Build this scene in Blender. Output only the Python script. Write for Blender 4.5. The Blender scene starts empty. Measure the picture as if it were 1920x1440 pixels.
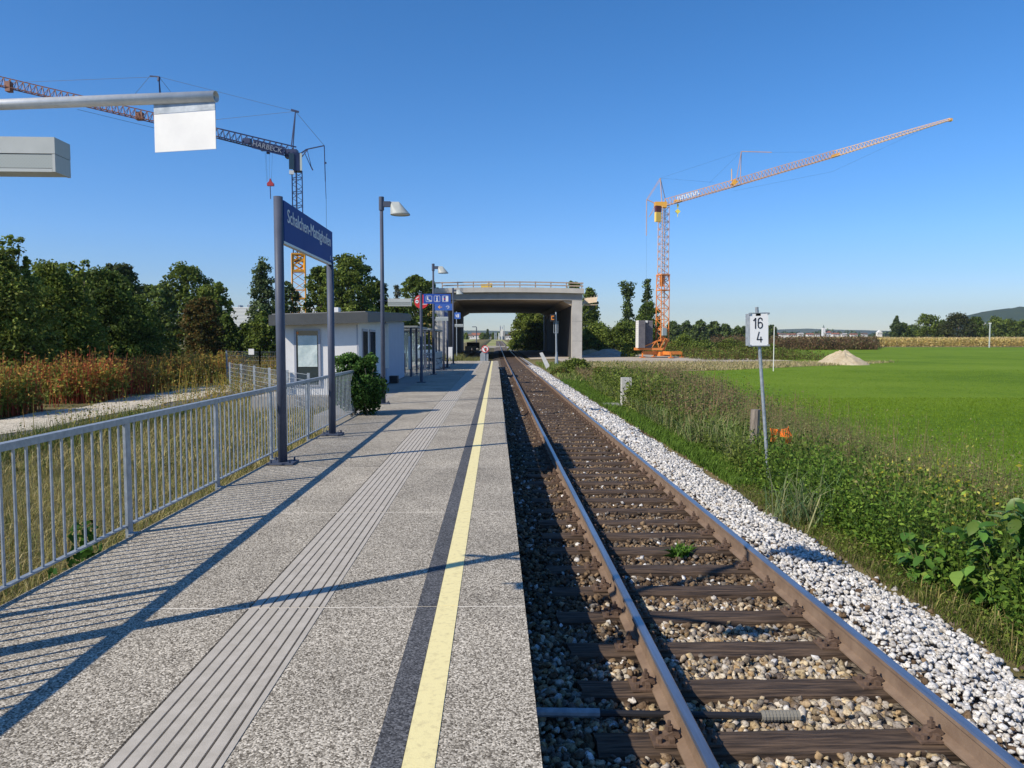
import bpy, bmesh, math, random
import numpy as np
from math import sin, cos, pi, atan, tan, sqrt, radians
from mathutils import Vector, Matrix

# ---------------------------------------------------------------- camera, sky, sun, exposure
scene = bpy.context.scene
COL = scene.collection
H = 1.71                                   # eye height above the platform (z = 0)
PITCH = atan(82 / 1400); YAW = atan(30 / 1400)
cam = bpy.data.cameras.new('camera'); cam_o = bpy.data.objects.new('camera', cam); COL.objects.link(cam_o)
cam.sensor_width = 36; cam.lens = 36 * 1400 / 1920; cam.clip_start = .05; cam.clip_end = 30000
cam_o.location = (0, 0, H); cam_o.rotation_euler = (pi / 2 - PITCH, 0, -YAW)
scene.camera = cam_o
SD = Vector((1.0, .64, -.962)).normalized()     # direction the sunlight travels
EL = math.asin(-SD.z)
w = bpy.data.worlds.new('World'); scene.world = w; w.use_nodes = True
nt = w.node_tree; nt.nodes.clear()
sky = nt.nodes.new('ShaderNodeTexSky'); sky.sky_type = 'NISHITA'; sky.sun_disc = False
sky.sun_elevation = EL; sky.sun_rotation = math.atan2(-SD.x, -SD.y)
sky.altitude = 450; sky.air_density = 1.0; sky.dust_density = .2; sky.ozone_density = 3.2
bg = nt.nodes.new('ShaderNodeBackground'); bg.inputs[1].default_value = .125
wo = nt.nodes.new('ShaderNodeOutputWorld')
hs = nt.nodes.new('ShaderNodeHueSaturation'); hs.inputs['Saturation'].default_value = 1.28
tn = nt.nodes.new('ShaderNodeMix'); tn.data_type = 'RGBA'; tn.blend_type = 'MULTIPLY'; tn.inputs[0].default_value = 1; tn.inputs[7].default_value = (.86, 1.0, 1.22, 1)
nt.links.new(sky.outputs[0], hs.inputs['Color']); nt.links.new(hs.outputs[0], tn.inputs[6])
tc = nt.nodes.new('ShaderNodeTexCoord'); sz = nt.nodes.new('ShaderNodeSeparateXYZ'); nt.links.new(tc.outputs['Generated'], sz.inputs[0])
hz = nt.nodes.new('ShaderNodeValToRGB'); he = hz.color_ramp.elements          # tint by elevation: low sky dimmed, zenith dimmed to deepen ground shadows
he[0].position = 0; he[0].color = (.86, .76, .72, 1); he[1].position = 1; he[1].color = (.76, .78, .70, 1)
for p_, c_ in ((.05, (.90, .80, .78)), (.08, (.88, .83, .86)), (.13, (.95, .93, .96)), (.22, (.98, .99, .97)), (.45, (.96, 1, .93))):
    x_ = he.new(p_); x_.color = (*c_, 1)
nt.links.new(sz.outputs['Z'], hz.inputs[0])
tm_ = nt.nodes.new('ShaderNodeMix'); tm_.data_type = 'RGBA'; tm_.blend_type = 'MULTIPLY'; tm_.inputs[0].default_value = 1
nt.links.new(tn.outputs[2], tm_.inputs[6]); nt.links.new(hz.outputs[0], tm_.inputs[7])
nt.links.new(tm_.outputs[2], bg.inputs[0]); nt.links.new(bg.outputs[0], wo.inputs[0])
sun = bpy.data.lights.new('sun', 'SUN'); sun.energy = 5.0; sun.angle = radians(.5); sun.color = (1, .90, .74)
sun_o = bpy.data.objects.new('sun', sun); COL.objects.link(sun_o)
sun_o.rotation_euler = SD.to_track_quat('-Z', 'Y').to_euler(); sun_o.location = (-40, -30, 40)
vs = scene.view_settings
vs.view_transform = 'Standard'; vs.look = 'None'; vs.gamma = 1; vs.exposure = 0.12
vs.use_curve_mapping = False
scene.render.engine = 'CYCLES'
scene.cycles.max_bounces = 6; scene.cycles.transparent_max_bounces = 6

rng = np.random.default_rng(7); random.seed(7)

# ---------------------------------------------------------------- helpers
def _ray(px, py):
    a = (px - 960) / 1400; b = -(py - 720) / 1400; t, y = PITCH, YAW
    return Vector((sin(y) * cos(t) + a * cos(y) + b * sin(y) * sin(t),
                   cos(y) * cos(t) - a * sin(y) + b * cos(y) * sin(t), -sin(t) + b * cos(t)))
def P(px, py, Y):                                    # real-world point on the vertical plane y = Y
    r = _ray(px, py); t = Y / r.y
    return Vector((r.x * t, Y, H + r.z * t))
def G(px, py, z=0.):                                 # real-world point at height z
    r = _ray(px, py); t = (z - H) / r.z
    return Vector((r.x * t, r.y * t, z))
def lerp(a, b, t): return a + (b - a) * t

def T(X, Y):                                         # terrain height
    def base(x):
        xs = [-60, -10, -3.35, -3.2, 3.6, 3.9, 7, 60]; zs = [-.62, -.62, -.46, -.8, -.8, -.70, -1.0, -1.0]
        return float(np.interp(x, xs, zs))
    k = min(max((X - 3.9) / 3.1, 0), 1)
    return base(X) + .006 * (k * max(0, Y - 30) + (1 - k) * max(0, Y - 100))
def TR(Y): return .006 * max(0, Y - 100)

MATS = {}
def mat(name, c=(.5, .5, .5), rough=.6, metal=0., c2=None, ns=6., bump=0., bs=60., attr=False, trans=0., spec=.5,
        stretch=None, coat=0., detail=4., w2=.5, soft=.15):
    """procedural surface: base colour, optionally mixed with c2 by noise, optional bump"""
    if name in MATS: return MATS[name]
    m = bpy.data.materials.new(name); m.use_nodes = True; n = m.node_tree.nodes; l = m.node_tree.links
    b = n['Principled BSDF']; b.inputs['Roughness'].default_value = rough; b.inputs['Metallic'].default_value = metal
    b.inputs['Specular IOR Level'].default_value = spec; b.inputs['Coat Weight'].default_value = coat
    b.inputs['Base Color'].default_value = (*c, 1)
    geo = n.new('ShaderNodeNewGeometry'); vec = geo.outputs['Position']
    if stretch:
        mp = n.new('ShaderNodeMapping'); mp.inputs['Scale'].default_value = stretch; l.new(vec, mp.inputs[0]); vec = mp.outputs[0]
    colout = None
    if attr:
        a = n.new('ShaderNodeAttribute'); a.attribute_name = 'Col'; colout = a.outputs['Color']
    if c2 is not None:
        nz = n.new('ShaderNodeTexNoise'); nz.inputs['Scale'].default_value = ns; nz.inputs['Detail'].default_value = detail
        nz.inputs['Roughness'].default_value = .65; l.new(vec, nz.inputs[0])
        rp = n.new('ShaderNodeMapRange'); rp.inputs[1].default_value = w2 - soft; rp.inputs[2].default_value = w2 + soft
        l.new(nz.outputs[0], rp.inputs[0])
        mx = n.new('ShaderNodeMix'); mx.data_type = 'RGBA'
        if attr:
            mx.blend_type = 'MULTIPLY'; l.new(colout, mx.inputs[6]); mx.inputs[7].default_value = (*c2, 1)
        else:
            mx.inputs[6].default_value = (*c, 1); mx.inputs[7].default_value = (*c2, 1)
        l.new(rp.outputs[0], mx.inputs[0]); colout = mx.outputs[2]
    if colout is not None: l.new(colout, b.inputs['Base Color'])
    if bump:
        nb = n.new('ShaderNodeTexNoise'); nb.inputs['Scale'].default_value = bs; nb.inputs['Detail'].default_value = 5
        l.new(vec, nb.inputs[0]); bp = n.new('ShaderNodeBump'); bp.inputs['Strength'].default_value = 1
        bp.inputs['Distance'].default_value = bump; l.new(nb.outputs[0], bp.inputs['Height']); l.new(bp.outputs[0], b.inputs['Normal'])
    if trans:
        tr = n.new('ShaderNodeBsdfTranslucent'); ms = n.new('ShaderNodeMixShader'); ms.inputs[0].default_value = trans
        l.new(colout, tr.inputs[0]) if colout is not None else None
        l.new(b.outputs[0], ms.inputs[1]); l.new(tr.outputs[0], ms.inputs[2]); l.new(ms.outputs[0], n['Material Output'].inputs[0])
    MATS[name] = m; return m

def tag(o, label=None, cat=None, group=None, kind=None):
    for k, v in (('label', label), ('category', cat), ('group', group), ('kind', kind)):
        if v: o[k] = v
    return o
def empty(name, loc=(0, 0, 0), label=None, cat=None, group=None, kind=None):
    o = bpy.data.objects.new(name, None); o.empty_display_size = .2; COL.objects.link(o); o.location = loc
    return tag(o, label, cat, group, kind)
def link(name, me, parent=None, loc=(0, 0, 0)):
    o = bpy.data.objects.new(name, me); COL.objects.link(o); o.parent = parent; o.location = loc; return o
def copy_tree(o, parent=None):
    c = o.copy(); COL.objects.link(c); c.parent = parent
    for ch in list(o.children): copy_tree(ch, c)
    return c

class MB:
    def __init__(s): s.v = []; s.f = []; s.m = []; s.mi = 0
    def _add(s, vs, fs):
        k = len(s.v); s.v += [tuple(p) for p in vs]; s.f += [tuple(i + k for i in f) for f in fs]; s.m += [s.mi] * len(fs); return s
    def box(s, x0, x1, y0, y1, z0, z1):
        return s._add([(x0, y0, z0), (x1, y0, z0), (x1, y1, z0), (x0, y1, z0), (x0, y0, z1), (x1, y0, z1), (x1, y1, z1), (x0, y1, z1)],
                      [(0, 3, 2, 1), (4, 5, 6, 7), (0, 1, 5, 4), (1, 2, 6, 5), (2, 3, 7, 6), (3, 0, 4, 7)])
    def cbox(s, c, sx, sy, sz, M=None):
        vs = [Vector((i * sx / 2, j * sy / 2, k * sz / 2)) for k in (-1, 1) for i, j in ((-1, -1), (1, -1), (1, 1), (-1, 1))]
        if M is not None: vs = [M @ q for q in vs]
        return s._add([q + Vector(c) for q in vs], [(0, 3, 2, 1), (4, 5, 6, 7), (0, 1, 5, 4), (1, 2, 6, 5), (2, 3, 7, 6), (3, 0, 4, 7)])
    def tube(s, p, q, r, n=6, r2=None, cap=True):
        p = Vector(p); q = Vector(q); r2 = r if r2 is None else r2; d = (q - p).normalized()
        a = d.orthogonal().normalized() if abs(d.z) < .99 else Vector((1, 0, 0)); b = d.cross(a)
        vs = [p + (a * cos(2 * pi * i / n) + b * sin(2 * pi * i / n)) * r for i in range(n)] + \
             [q + (a * cos(2 * pi * i / n) + b * sin(2 * pi * i / n)) * r2 for i in range(n)]
        fs = [(i, (i + 1) % n, n + (i + 1) % n, n + i) for i in range(n)]
        if cap: fs += [tuple(range(n - 1, -1, -1)), tuple(range(n, 2 * n))]
        return s._add(vs, fs)
    def path(s, pts, r, n=6):
        for a, b in zip(pts[:-1], pts[1:]): s.tube(a, b, r, n)
        return s
    def prism(s, pts, z0, z1):                      # pts 2-D, z may be per-point lists
        n = len(pts); z0 = z0 if isinstance(z0, (list, tuple)) else [z0] * n; z1 = z1 if isinstance(z1, (list, tuple)) else [z1] * n
        return s._add([(x, y, z0[i]) for i, (x, y) in enumerate(pts)] + [(x, y, z1[i]) for i, (x, y) in enumerate(pts)],
                      [tuple(range(n - 1, -1, -1)), tuple(range(n, 2 * n))] + [(i, (i + 1) % n, n + (i + 1) % n, n + i) for i in range(n)])
    def poly3(s, pts, d):                           # planar polygon pts extruded by vector d
        n = len(pts); pts = [Vector(q) for q in pts]; d = Vector(d)
        return s._add(pts + [q + d for q in pts], [tuple(range(n - 1, -1, -1)), tuple(range(n, 2 * n))] +
                      [(i, (i + 1) % n, n + (i + 1) % n, n + i) for i in range(n)])
    def quad(s, a, b, c, d): return s._add([a, b, c, d], [(0, 1, 2, 3)])
    def truss4(s, p0, p1, w0, w1, nb, rc, rd, twist=0., up=None):
        p0 = Vector(p0); p1 = Vector(p1); d = (p1 - p0).normalized()
        a = (up - d * up.dot(d)).normalized() if up is not None else Vector((cos(twist), sin(twist), 0)); a = (a - d * a.dot(d)).normalized(); b = d.cross(a)
        def cor(t, k): w_ = lerp(w0, w1, t) / 2; sx, sy = ((-1, -1), (1, -1), (1, 1), (-1, 1))[k % 4]; return p0.lerp(p1, t) + a * w_ * sx + b * w_ * sy
        for k in range(4): s.tube(cor(0, k), cor(1, k), rc, 4)
        for i in range(nb):
            t0, t1 = i / nb, (i + 1) / nb
            for k in range(4):
                if (i + k) % 2: s.tube(cor(t0, k), cor(t1, k + 1), rd, 4, cap=False)
                else: s.tube(cor(t0, k + 1), cor(t1, k), rd, 4, cap=False)
                if i % 2 == 0: s.tube(cor(t0, k), cor(t0, k + 1), rd, 4, cap=False)
        return s
    def truss3(s, p0, p1, w0, w1, h0, h1, nb, rc, rd):
        p0 = Vector(p0); p1 = Vector(p1); d = (p1 - p0).normalized(); b = d.cross(Vector((0, 0, 1))).normalized(); a = b.cross(d)
        def c(t, k):
            q = p0.lerp(p1, t)
            if k == 2: return q + a * lerp(h0, h1, t)
            return q + b * lerp(w0, w1, t) / 2 * (-1 if k == 0 else 1)
        for k in range(3): s.tube(c(0, k), c(1, k), rc, 4)
        for i in range(nb):
            t0, t1 = i / nb, (i + 1) / nb; tm = (t0 + t1) / 2
            for k in (0, 1): s.tube(c(t0, k), c(tm, 2), rd, 4, cap=False); s.tube(c(tm, 2), c(t1, k), rd, 4, cap=False)
            s.tube(c(t0, 0), c(t0, 1), rd, 4, cap=False); s.tube(c(t0, 0), c(t1, 1), rd, 4, cap=False)
        return s
    def mesh(s, name, mats, off=(0, 0, 0), smooth=False):
        me = bpy.data.meshes.new(name); o = Vector(off)
        me.from_pydata([tuple(Vector(q) - o) for q in s.v], [], s.f)
        for mm in (mats if isinstance(mats, (list, tuple)) else [mats]): me.materials.append(mm)
        me.polygons.foreach_set('material_index', s.m)
        if smooth: me.polygons.foreach_set('use_smooth', [True] * len(s.f))
        me.update(); return me
    def build(s, name, mats, parent=None, smooth=False, world=True):
        off = (0, 0, 0)
        if parent is not None and world:
            p = parent; off = Vector((0, 0, 0))
            while p is not None: off = off + Vector(p.location); p = p.parent
        return link(name, s.mesh(name, mats, off, smooth), parent)

def pieces(mb, name, mats, parent):
    """each loose piece of mb becomes a part of its own"""
    root = list(range(len(mb.v)))
    def find(i):
        while root[i] != i: root[i] = root[root[i]]; i = root[i]
        return i
    for f in mb.f:
        a = find(f[0])
        for i in f[1:]: root[find(i)] = a
    groups = {}
    for f, m_ in zip(mb.f, mb.m): groups.setdefault(find(f[0]), []).append((f, m_))
    for fs in groups.values():
        q = MB(); ids = sorted({i for f, _ in fs for i in f}); mp = {i: k for k, i in enumerate(ids)}
        q.v = [mb.v[i] for i in ids]; q.f = [tuple(mp[i] for i in f) for f, _ in fs]; q.m = [m_ for _, m_ in fs]; q.build(name, mats, parent)
def np_mesh(name, V, F, m, colors=None, smooth=False):
    """V (N,3) float, F (M,k) int, colors (M,3) per face"""
    me = bpy.data.meshes.new(name); M_, k = F.shape
    me.vertices.add(len(V)); me.vertices.foreach_set('co', np.ascontiguousarray(V, dtype=np.float32).ravel())
    me.loops.add(M_ * k); me.loops.foreach_set('vertex_index', np.ascontiguousarray(F, dtype=np.int32).ravel())
    me.polygons.add(M_); me.polygons.foreach_set('loop_start', np.arange(0, M_ * k, k, dtype=np.int32))
    if smooth: me.polygons.foreach_set('use_smooth', np.ones(M_, dtype=bool))
    me.materials.append(m)
    me.update(calc_edges=True)
    if colors is not None:
        at = me.attributes.new('Col', 'FLOAT_COLOR', 'FACE')
        c = np.ones((M_, 4), dtype=np.float32); c[:, :3] = colors; at.data.foreach_set('color', c.ravel())
    return me

def palette(n, cols, jit=.18):
    cols = np.array(cols, dtype=float); i = rng.integers(0, len(cols), n); j = rng.integers(0, len(cols), n); t = rng.random((n, 1))
    return np.clip((cols[i] * (1 - t) + cols[j] * t) * (1 + jit * rng.standard_normal((n, 1))), .004, .95)
def unit(v): return v / np.maximum(np.linalg.norm(v, axis=1, keepdims=True), 1e-6)
def leaf_quads(C, size, asp=.55, up=.5, curl=.0, N=None):
    """diamond leaves centred at C; size scalar or array"""
    n = len(C); size = np.broadcast_to(np.asarray(size, dtype=float).reshape(-1, 1) if np.ndim(size) else np.full((1, 1), size), (n, 1))
    nor = unit(rng.standard_normal((n, 3)) + np.array([[0, 0, up]]) if N is None else rng.standard_normal((n, 3)) * .8 + N)
    a = unit(np.cross(nor, rng.standard_normal((n, 3)))); b = np.cross(nor, a)
    s = size * (0.7 + .6 * rng.random((n, 1)))
    V = np.stack([C - a * s * .5, C + b * s * asp * .5 - a * s * .05 + nor * s * curl, C + a * s * .5, C - b * s * asp * .5 - a * s * .05 + nor * s * curl], 1).reshape(-1, 3)
    return V, np.arange(4 * n).reshape(n, 4)
def blades(B, h, wid, lean=.35, dirn=None):
    """single-triangle grass blades rooted at B; a bent two-triangle blade as one quad"""
    n = len(B); th = rng.random(n) * 2 * pi; d = np.stack([np.cos(th), np.sin(th), np.zeros(n)], 1)
    s = np.stack([-np.sin(th + .6), np.cos(th + .6), np.zeros(n)], 1)
    h = (h * (0.55 + .75 * rng.random(n)))[:, None]; wd = (wid * (.7 + .6 * rng.random(n)))[:, None]
    ln = lean * (rng.random(n)[:, None] * 1.3)
    up = np.array([[0, 0, 1.]])
    mid = B + up * h * .55 + d * h * ln * .35; tip = B + up * h * (1 - ln * .35) + d * h * ln
    V = np.stack([B - s * wd * .5, B + s * wd * .5, mid + s * wd * .4, tip, mid - s * wd * .4], 1).reshape(-1, 3)
    k = np.arange(n)[:, None] * 5
    return V, (k + np.array([[0, 1, 2, 3, 4]]))
def join(parts):
    V = []; F = []; o = 0
    for v, f in parts: V.append(v); F.append(f + o); o += len(v)
    return np.concatenate(V), np.concatenate(F)
Tv = np.vectorize(T)

LEAF = mat('leaf', attr=True, rough=.6, trans=.4, spec=.15)
DRY = mat('dry_blade', attr=True, rough=.7, trans=.25, spec=.2)
BARK = mat('bark', (.09, .07, .05), .9, c2=(.16, .14, .11), ns=8, bump=.02, bs=20)

# ---------------------------------------------------------------- materials
def speckle(name, dark, mid, light, scale, bump=.002, patch=.12):
    m = bpy.data.materials.new(name); m.use_nodes = True; n = m.node_tree.nodes; l = m.node_tree.links; b = n['Principled BSDF']
    b.inputs['Roughness'].default_value = .85; b.inputs['Specular IOR Level'].default_value = .3
    g = n.new('ShaderNodeNewGeometry'); v = n.new('ShaderNodeTexVoronoi'); v.inputs['Scale'].default_value = scale
    l.new(g.outputs['Position'], v.inputs['Vector'])
    sp = n.new('ShaderNodeSeparateColor'); l.new(v.outputs['Color'], sp.inputs[0])
    r = n.new('ShaderNodeValToRGB'); e = r.color_ramp.elements
    e[0].position = 0; e[0].color = (*dark, 1); e[1].position = 1; e[1].color = (*light, 1)
    x = e.new(.28); x.color = (*[lerp(dark[i], mid[i], .5) for i in range(3)], 1); x = e.new(.5); x.color = (*mid, 1); x = e.new(.85); x.color = (*[lerp(mid[i], light[i], .55) for i in range(3)], 1)
    l.new(sp.outputs[0], r.inputs[0])
    nz = n.new('ShaderNodeTexNoise'); nz.inputs['Scale'].default_value = .9; nz.inputs['Detail'].default_value = 6; l.new(g.outputs['Position'], nz.inputs[0])
    mr = n.new('ShaderNodeMapRange'); mr.inputs[1].default_value = .3; mr.inputs[2].default_value = .7; mr.inputs[3].default_value = 1 - patch; mr.inputs[4].default_value = 1 + patch * .6
    l.new(nz.outputs[0], mr.inputs[0])
    mx = n.new('ShaderNodeVectorMath'); mx.operation = 'SCALE'; l.new(r.outputs[0], mx.inputs[0]); l.new(mr.outputs[0], mx.inputs['Scale'])
    oi = n.new('ShaderNodeObjectInfo'); om = n.new('ShaderNodeMapRange'); om.inputs[3].default_value = .93; om.inputs[4].default_value = 1.04; l.new(oi.outputs['Random'], om.inputs[0])
    st = n.new('ShaderNodeTexNoise'); st.inputs['Scale'].default_value = 3.2; st.inputs['Detail'].default_value = 3; l.new(g.outputs['Position'], st.inputs[0])
    sm = n.new('ShaderNodeMapRange'); sm.inputs[1].default_value = .60; sm.inputs[2].default_value = .78; sm.inputs[3].default_value = 1; sm.inputs[4].default_value = .72; l.new(st.outputs[0], sm.inputs[0])
    mm = n.new('ShaderNodeMath'); mm.operation = 'MULTIPLY'; l.new(om.outputs[0], mm.inputs[0]); l.new(sm.outputs[0], mm.inputs[1])
    m2 = n.new('ShaderNodeVectorMath'); m2.operation = 'SCALE'; l.new(mx.outputs[0], m2.inputs[0]); l.new(mm.outputs[0], m2.inputs['Scale'])
    l.new(m2.outputs[0], b.inputs['Base Color'])
    bp = n.new('ShaderNodeBump'); bp.inputs['Distance'].default_value = bump; bp.inputs['Strength'].default_value = .8
    l.new(v.outputs['Distance'], bp.inputs['Height']); bp.invert = True; l.new(bp.outputs[0], b.inputs['Normal'])
    MATS[name] = m; return m
M_SLAB = speckle('exposed_aggregate', (.07, .056, .04), (.34, .305, .245), (.79, .725, .61), 125, .002, .2)
M_BAND = speckle('dark_band_paint', (.035, .036, .04), (.085, .088, .095), (.2, .205, .22), 120, .0015)
M_YEL = mat('yellow_line_paint', (.84, .74, .38), .7, c2=(.66, .57, .30), ns=22, bump=.001, bs=150, w2=.60, soft=.1)
M_TACT = mat('tactile_concrete', (.50, .46, .40), .85, c2=(.41, .375, .32), ns=9, bump=.001, bs=200)
M_GROOVE = mat('groove_shade', (.035, .032, .03), .95)  # near-black floor carries the shade inside the grooves in its colour
M_MORT = mat('mortar', (.74, .69, .60), .9, c2=(.42, .38, .32), ns=2.2, w2=.6)
M_WALL = mat('platform_wall_concrete', (.26, .25, .24), .9, c2=(.18, .17, .16), ns=4, bump=.003, bs=40)
M_GALV = mat('galvanised_steel', (.25, .285, .32), .45, .3, c2=(.40, .44, .48), ns=14, bump=.0006, bs=60, spec=.5)
M_POST = mat('dark_grey_blue_paint', (.065, .08, .12), .5, c2=(.085, .10, .145), ns=3, spec=.25)
M_BLUE = mat('sign_blue', (.012, .06, .32), .35, c2=(.02, .075, .36), ns=2)
M_BLUE2 = mat('name_board_blue', (.014, .05, .24), .6, c2=(.018, .058, .27), ns=2, spec=.15)
M_WHITE = mat('white_paint', (.78, .78, .76), .45, c2=(.7, .7, .69), ns=5)
M_BLACK = mat('black_paint', (.015, .015, .018), .5)
M_RED = mat('red_paint', (.62, .03, .03), .45)
M_ORANGE = mat('orange_paint', (.8, .26, .03), .5, c2=(.62, .18, .03), ns=2)
M_SPEAK = mat('light_grey_plastic', (.45, .48, .47), .5, c2=(.40, .43, .42), ns=6)

# ---------------------------------------------------------------- terrain
def grid_sheet(name, Ys, xf, off, m, kind='structure', jit=0.):
    """xf(Y) -> list of X; follows the terrain, raised by off"""
    rows = [[(x, y) for x in xf(y)] for y in Ys]; nx = len(rows[0])
    V = np.array([(x, y, T(x, y) + off + (jit * random.uniform(-1, 1))) for r in rows for x, y in r])
    i, j = np.meshgrid(np.arange(len(Ys) - 1), np.arange(nx - 1), indexing='ij'); k = (i * nx + j).ravel()
    F = np.stack([k, k + 1, k + nx + 1, k + nx], 1)
    return tag(link(name, np_mesh(name, V, F, m, smooth=True)), kind=kind)

def ground_mat(name, cols, s1=.5, s2=12, bump=.03, bs=8, fine=60):
    m = bpy.data.materials.new(name); m.use_nodes = True; n = m.node_tree.nodes; l = m.node_tree.links; b = n['Principled BSDF']
    b.inputs['Roughness'].default_value = .95; b.inputs['Specular IOR Level'].default_value = .15
    g = n.new('ShaderNodeNewGeometry'); a = n.new('ShaderNodeTexNoise'); a.inputs['Scale'].default_value = s1; a.inputs['Detail'].default_value = 8
    c = n.new('ShaderNodeTexNoise'); c.inputs['Scale'].default_value = s2; c.inputs['Detail'].default_value = 6
    for x in (a, c): l.new(g.outputs['Position'], x.inputs[0]); x.inputs['Roughness'].default_value = .7
    ad = n.new('ShaderNodeMath'); ad.operation = 'MULTIPLY_ADD'; l.new(c.outputs[0], ad.inputs[0]); ad.inputs[1].default_value = .7; l.new(a.outputs[0], ad.inputs[2])
    r = n.new('ShaderNodeValToRGB'); e = r.color_ramp.elements; e[0].position = .62; e[1].position = 1.08
    e[0].color = (*cols[0], 1); e[1].color = (*cols[-1], 1)
    mr = n.new('ShaderNodeMapRange'); mr.inputs[1].default_value = .55; mr.inputs[2].default_value = 1.15; l.new(ad.outputs[0], mr.inputs[0])
    e[0].position = .05; e[1].position = .95
    for i, cc in enumerate(cols[1:-1]): x = e.new(lerp(.05, .95, (i + 1) / (len(cols) - 1))); x.color = (*cc, 1)
    l.new(mr.outputs[0], r.inputs[0]); l.new(r.outputs[0], b.inputs['Base Color'])
    if bump:
        f = n.new('ShaderNodeTexNoise'); f.inputs['Scale'].default_value = bs; f.inputs['Detail'].default_value = 8; f.inputs['Roughness'].default_value = .75
        l.new(g.outputs['Position'], f.inputs[0]); bp = n.new('ShaderNodeBump'); bp.inputs['Distance'].default_value = bump; bp.inputs['Strength'].default_value = 1
        l.new(f.outputs[0], bp.inputs['Height']); l.new(bp.outputs[0], b.inputs['Normal'])
    MATS[name] = m; return m
M_GROUND = ground_mat('rough_ground', [(.05, .055, .02), (.12, .11, .045), (.20, .16, .08), (.10, .12, .03)], .35, 9)
M_FIELD = ground_mat('green_field', [(.085, .155, .008), (.095, .175, .006), (.135, .225, .010), (.16, .25, .018), (.22, .30, .03)], .07, 3, .05, 14)
M_DIRT = ground_mat('gravel_yard', [(.30, .26, .21), (.42, .37, .31), (.52, .47, .41)], .3, 20, .02, 30)
M_DRYG = ground_mat('dry_grass_strip', [(.17, .15, .06), (.33, .27, .15), (.44, .37, .23)], .4, 6, .05, 12)
M_PATH = speckle('pale_path_gravel', (.34, .30, .23), (.60, .54, .43), (.86, .80, .68), 28, .004)
M_ASPH = mat('asphalt', (.09, .088, .09), .9, c2=(.13, .125, .12), ns=4, bump=.004, bs=60)
M_BED = speckle('dark_ballast_bed', (.03, .024, .02), (.11, .09, .07), (.26, .22, .18), 26, .02)
M_WBED = speckle('pale_ballast_bed', (.16, .16, .16), (.5, .5, .5), (.8, .8, .79), 30, .02)

Xs = [-6000, -3000, -1500, -800, -400, -200, -120, -60, -35, -20, -10, -6, -3.35, -3.2, 3.6, 3.9, 5.4, 7, 12, 20, 35, 60, 120, 200, 400, 800, 1500, 3000, 6000]
Ysg = [-200, -60, -20, -5, 0, 10, 20, 30, 45, 60, 80, 100, 140, 200, 300, 500, 900, 1600, 2600, 4000, 7000]
grid_sheet('ground', Ysg, lambda y: Xs, 0, M_GROUND)
def fx0(y): return float(np.interp(y, [5, 15, 38, 56, 64, 80, 190], [6.0, 6.4, 9.6, 13.5, 16, 22, 45]))
grid_sheet('green_field', [-5, 5, 15, 30, 38, 56, 64, 80, 100, 140, 186], lambda y: [lerp(max(fx0(y), 7 if y > 14 else fx0(y)), 400, t) if t else fx0(y) for t in (0, .01, .03, .08, .2, .5, 1)], .03, M_FIELD)
grid_sheet('dry_grass_strip', [60, 66, 72, 79], lambda y: [lerp(7 if y > 61 else 8, [16, 24, 33, 42][[60, 66, 72, 79].index(y)], t) for t in (0, .15, .3, .6, 1)], .05, M_DRYG)
grid_sheet('gravel_yard', [77, 84, 92, 100, 112], lambda y: [lerp(7.2, {77: 20, 84: 34, 92: 32, 100: 27, 112: 22}[y], t) for t in (0, .3, .6, 1)], .07, M_DIRT)
grid_sheet('farm_track', [186.5, 189.5], lambda y: [42, 80, 160, 400], .09, M_DIRT)
grid_sheet('far_meadow', [205, 260, 340, 460, 600], lambda y: [-90, -40, 0, 40, 90], .12, mat('far_meadow', (.20, .24, .05), .95, c2=(.34, .30, .12), ns=.02, soft=.08))
def pathx(y): return -14.6 - .0 * y + .25 * sin(y * .35)
grid_sheet('gravel_path', list(np.arange(4, 62, 2.)), lambda y: [pathx(y) + .35 * sin(y), -13.2, -12.0 + .22 * sin(y * 1.3)], .03, M_PATH)
grid_sheet('asphalt_path', list(np.arange(4, 62, 2.)), lambda y: [-11.95 + .1 * sin(y * 1.3), -11.0, -10.1 + .1 * sin(y * 2.1)], .03, M_ASPH)
mb = MB().box(-7.5, -3.2, 23.0, 62, -.7, -.02).box(-4.2, -3.2, 17.2, 22.996, -.7, -.02); tag(mb.build('station_forecourt', mat('forecourt_paving', (.34, .32, .29), .85, c2=(.27, .25, .22), ns=2, bump=.003, bs=50)), kind='structure')

grid_sheet('gravel_road', [76, 90, 100, 120, 150, 175], lambda y: [-6.0, -4.4, -1.6], .06, M_DIRT)
grid_sheet('gravel_under_bridge', [92, 100, 120, 150], lambda y: [4.3, 7.0, 9.55], .06, M_DIRT)
# hills
def hill(name, pts, Y, depth, base, m):
    """pts: (x, top z) ridge; solid landform with front and back slopes"""
    xs = np.linspace(pts[0][0], pts[-1][0], 120); zs = np.interp(xs, [p[0] for p in pts], [p[1] for p in pts])
    rows = []
    for k, t in enumerate(np.linspace(0, 1, 15)):
        prof = sin(pi * t) ** .8; z = base + (zs - base) * prof + rng.standard_normal(120) * (zs - base) * .012
        rows.append(np.stack([xs, np.full(120, Y + depth * t), z], 1))
    V = np.concatenate(rows); i, j = np.meshgrid(np.arange(14), np.arange(119), indexing='ij'); k = (i * 120 + j).ravel()
    return tag(link(name, np_mesh(name, V, np.stack([k, k + 1, k + 121, k + 120], 1), m, smooth=True)), kind='structure')
M_HILL = ground_mat('wooded_hill', [(.020, .038, .018), (.035, .06, .024), (.055, .08, .03)], .02, .12, 6., .06)
M_HILL2 = ground_mat('distant_hills', [(.03, .05, .03), (.05, .07, .035), (.10, .12, .05)], .004, .03, 10., .02)
def hp(px, py, Y): q = P(px, py, Y); return (q.x, q.z)
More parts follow.
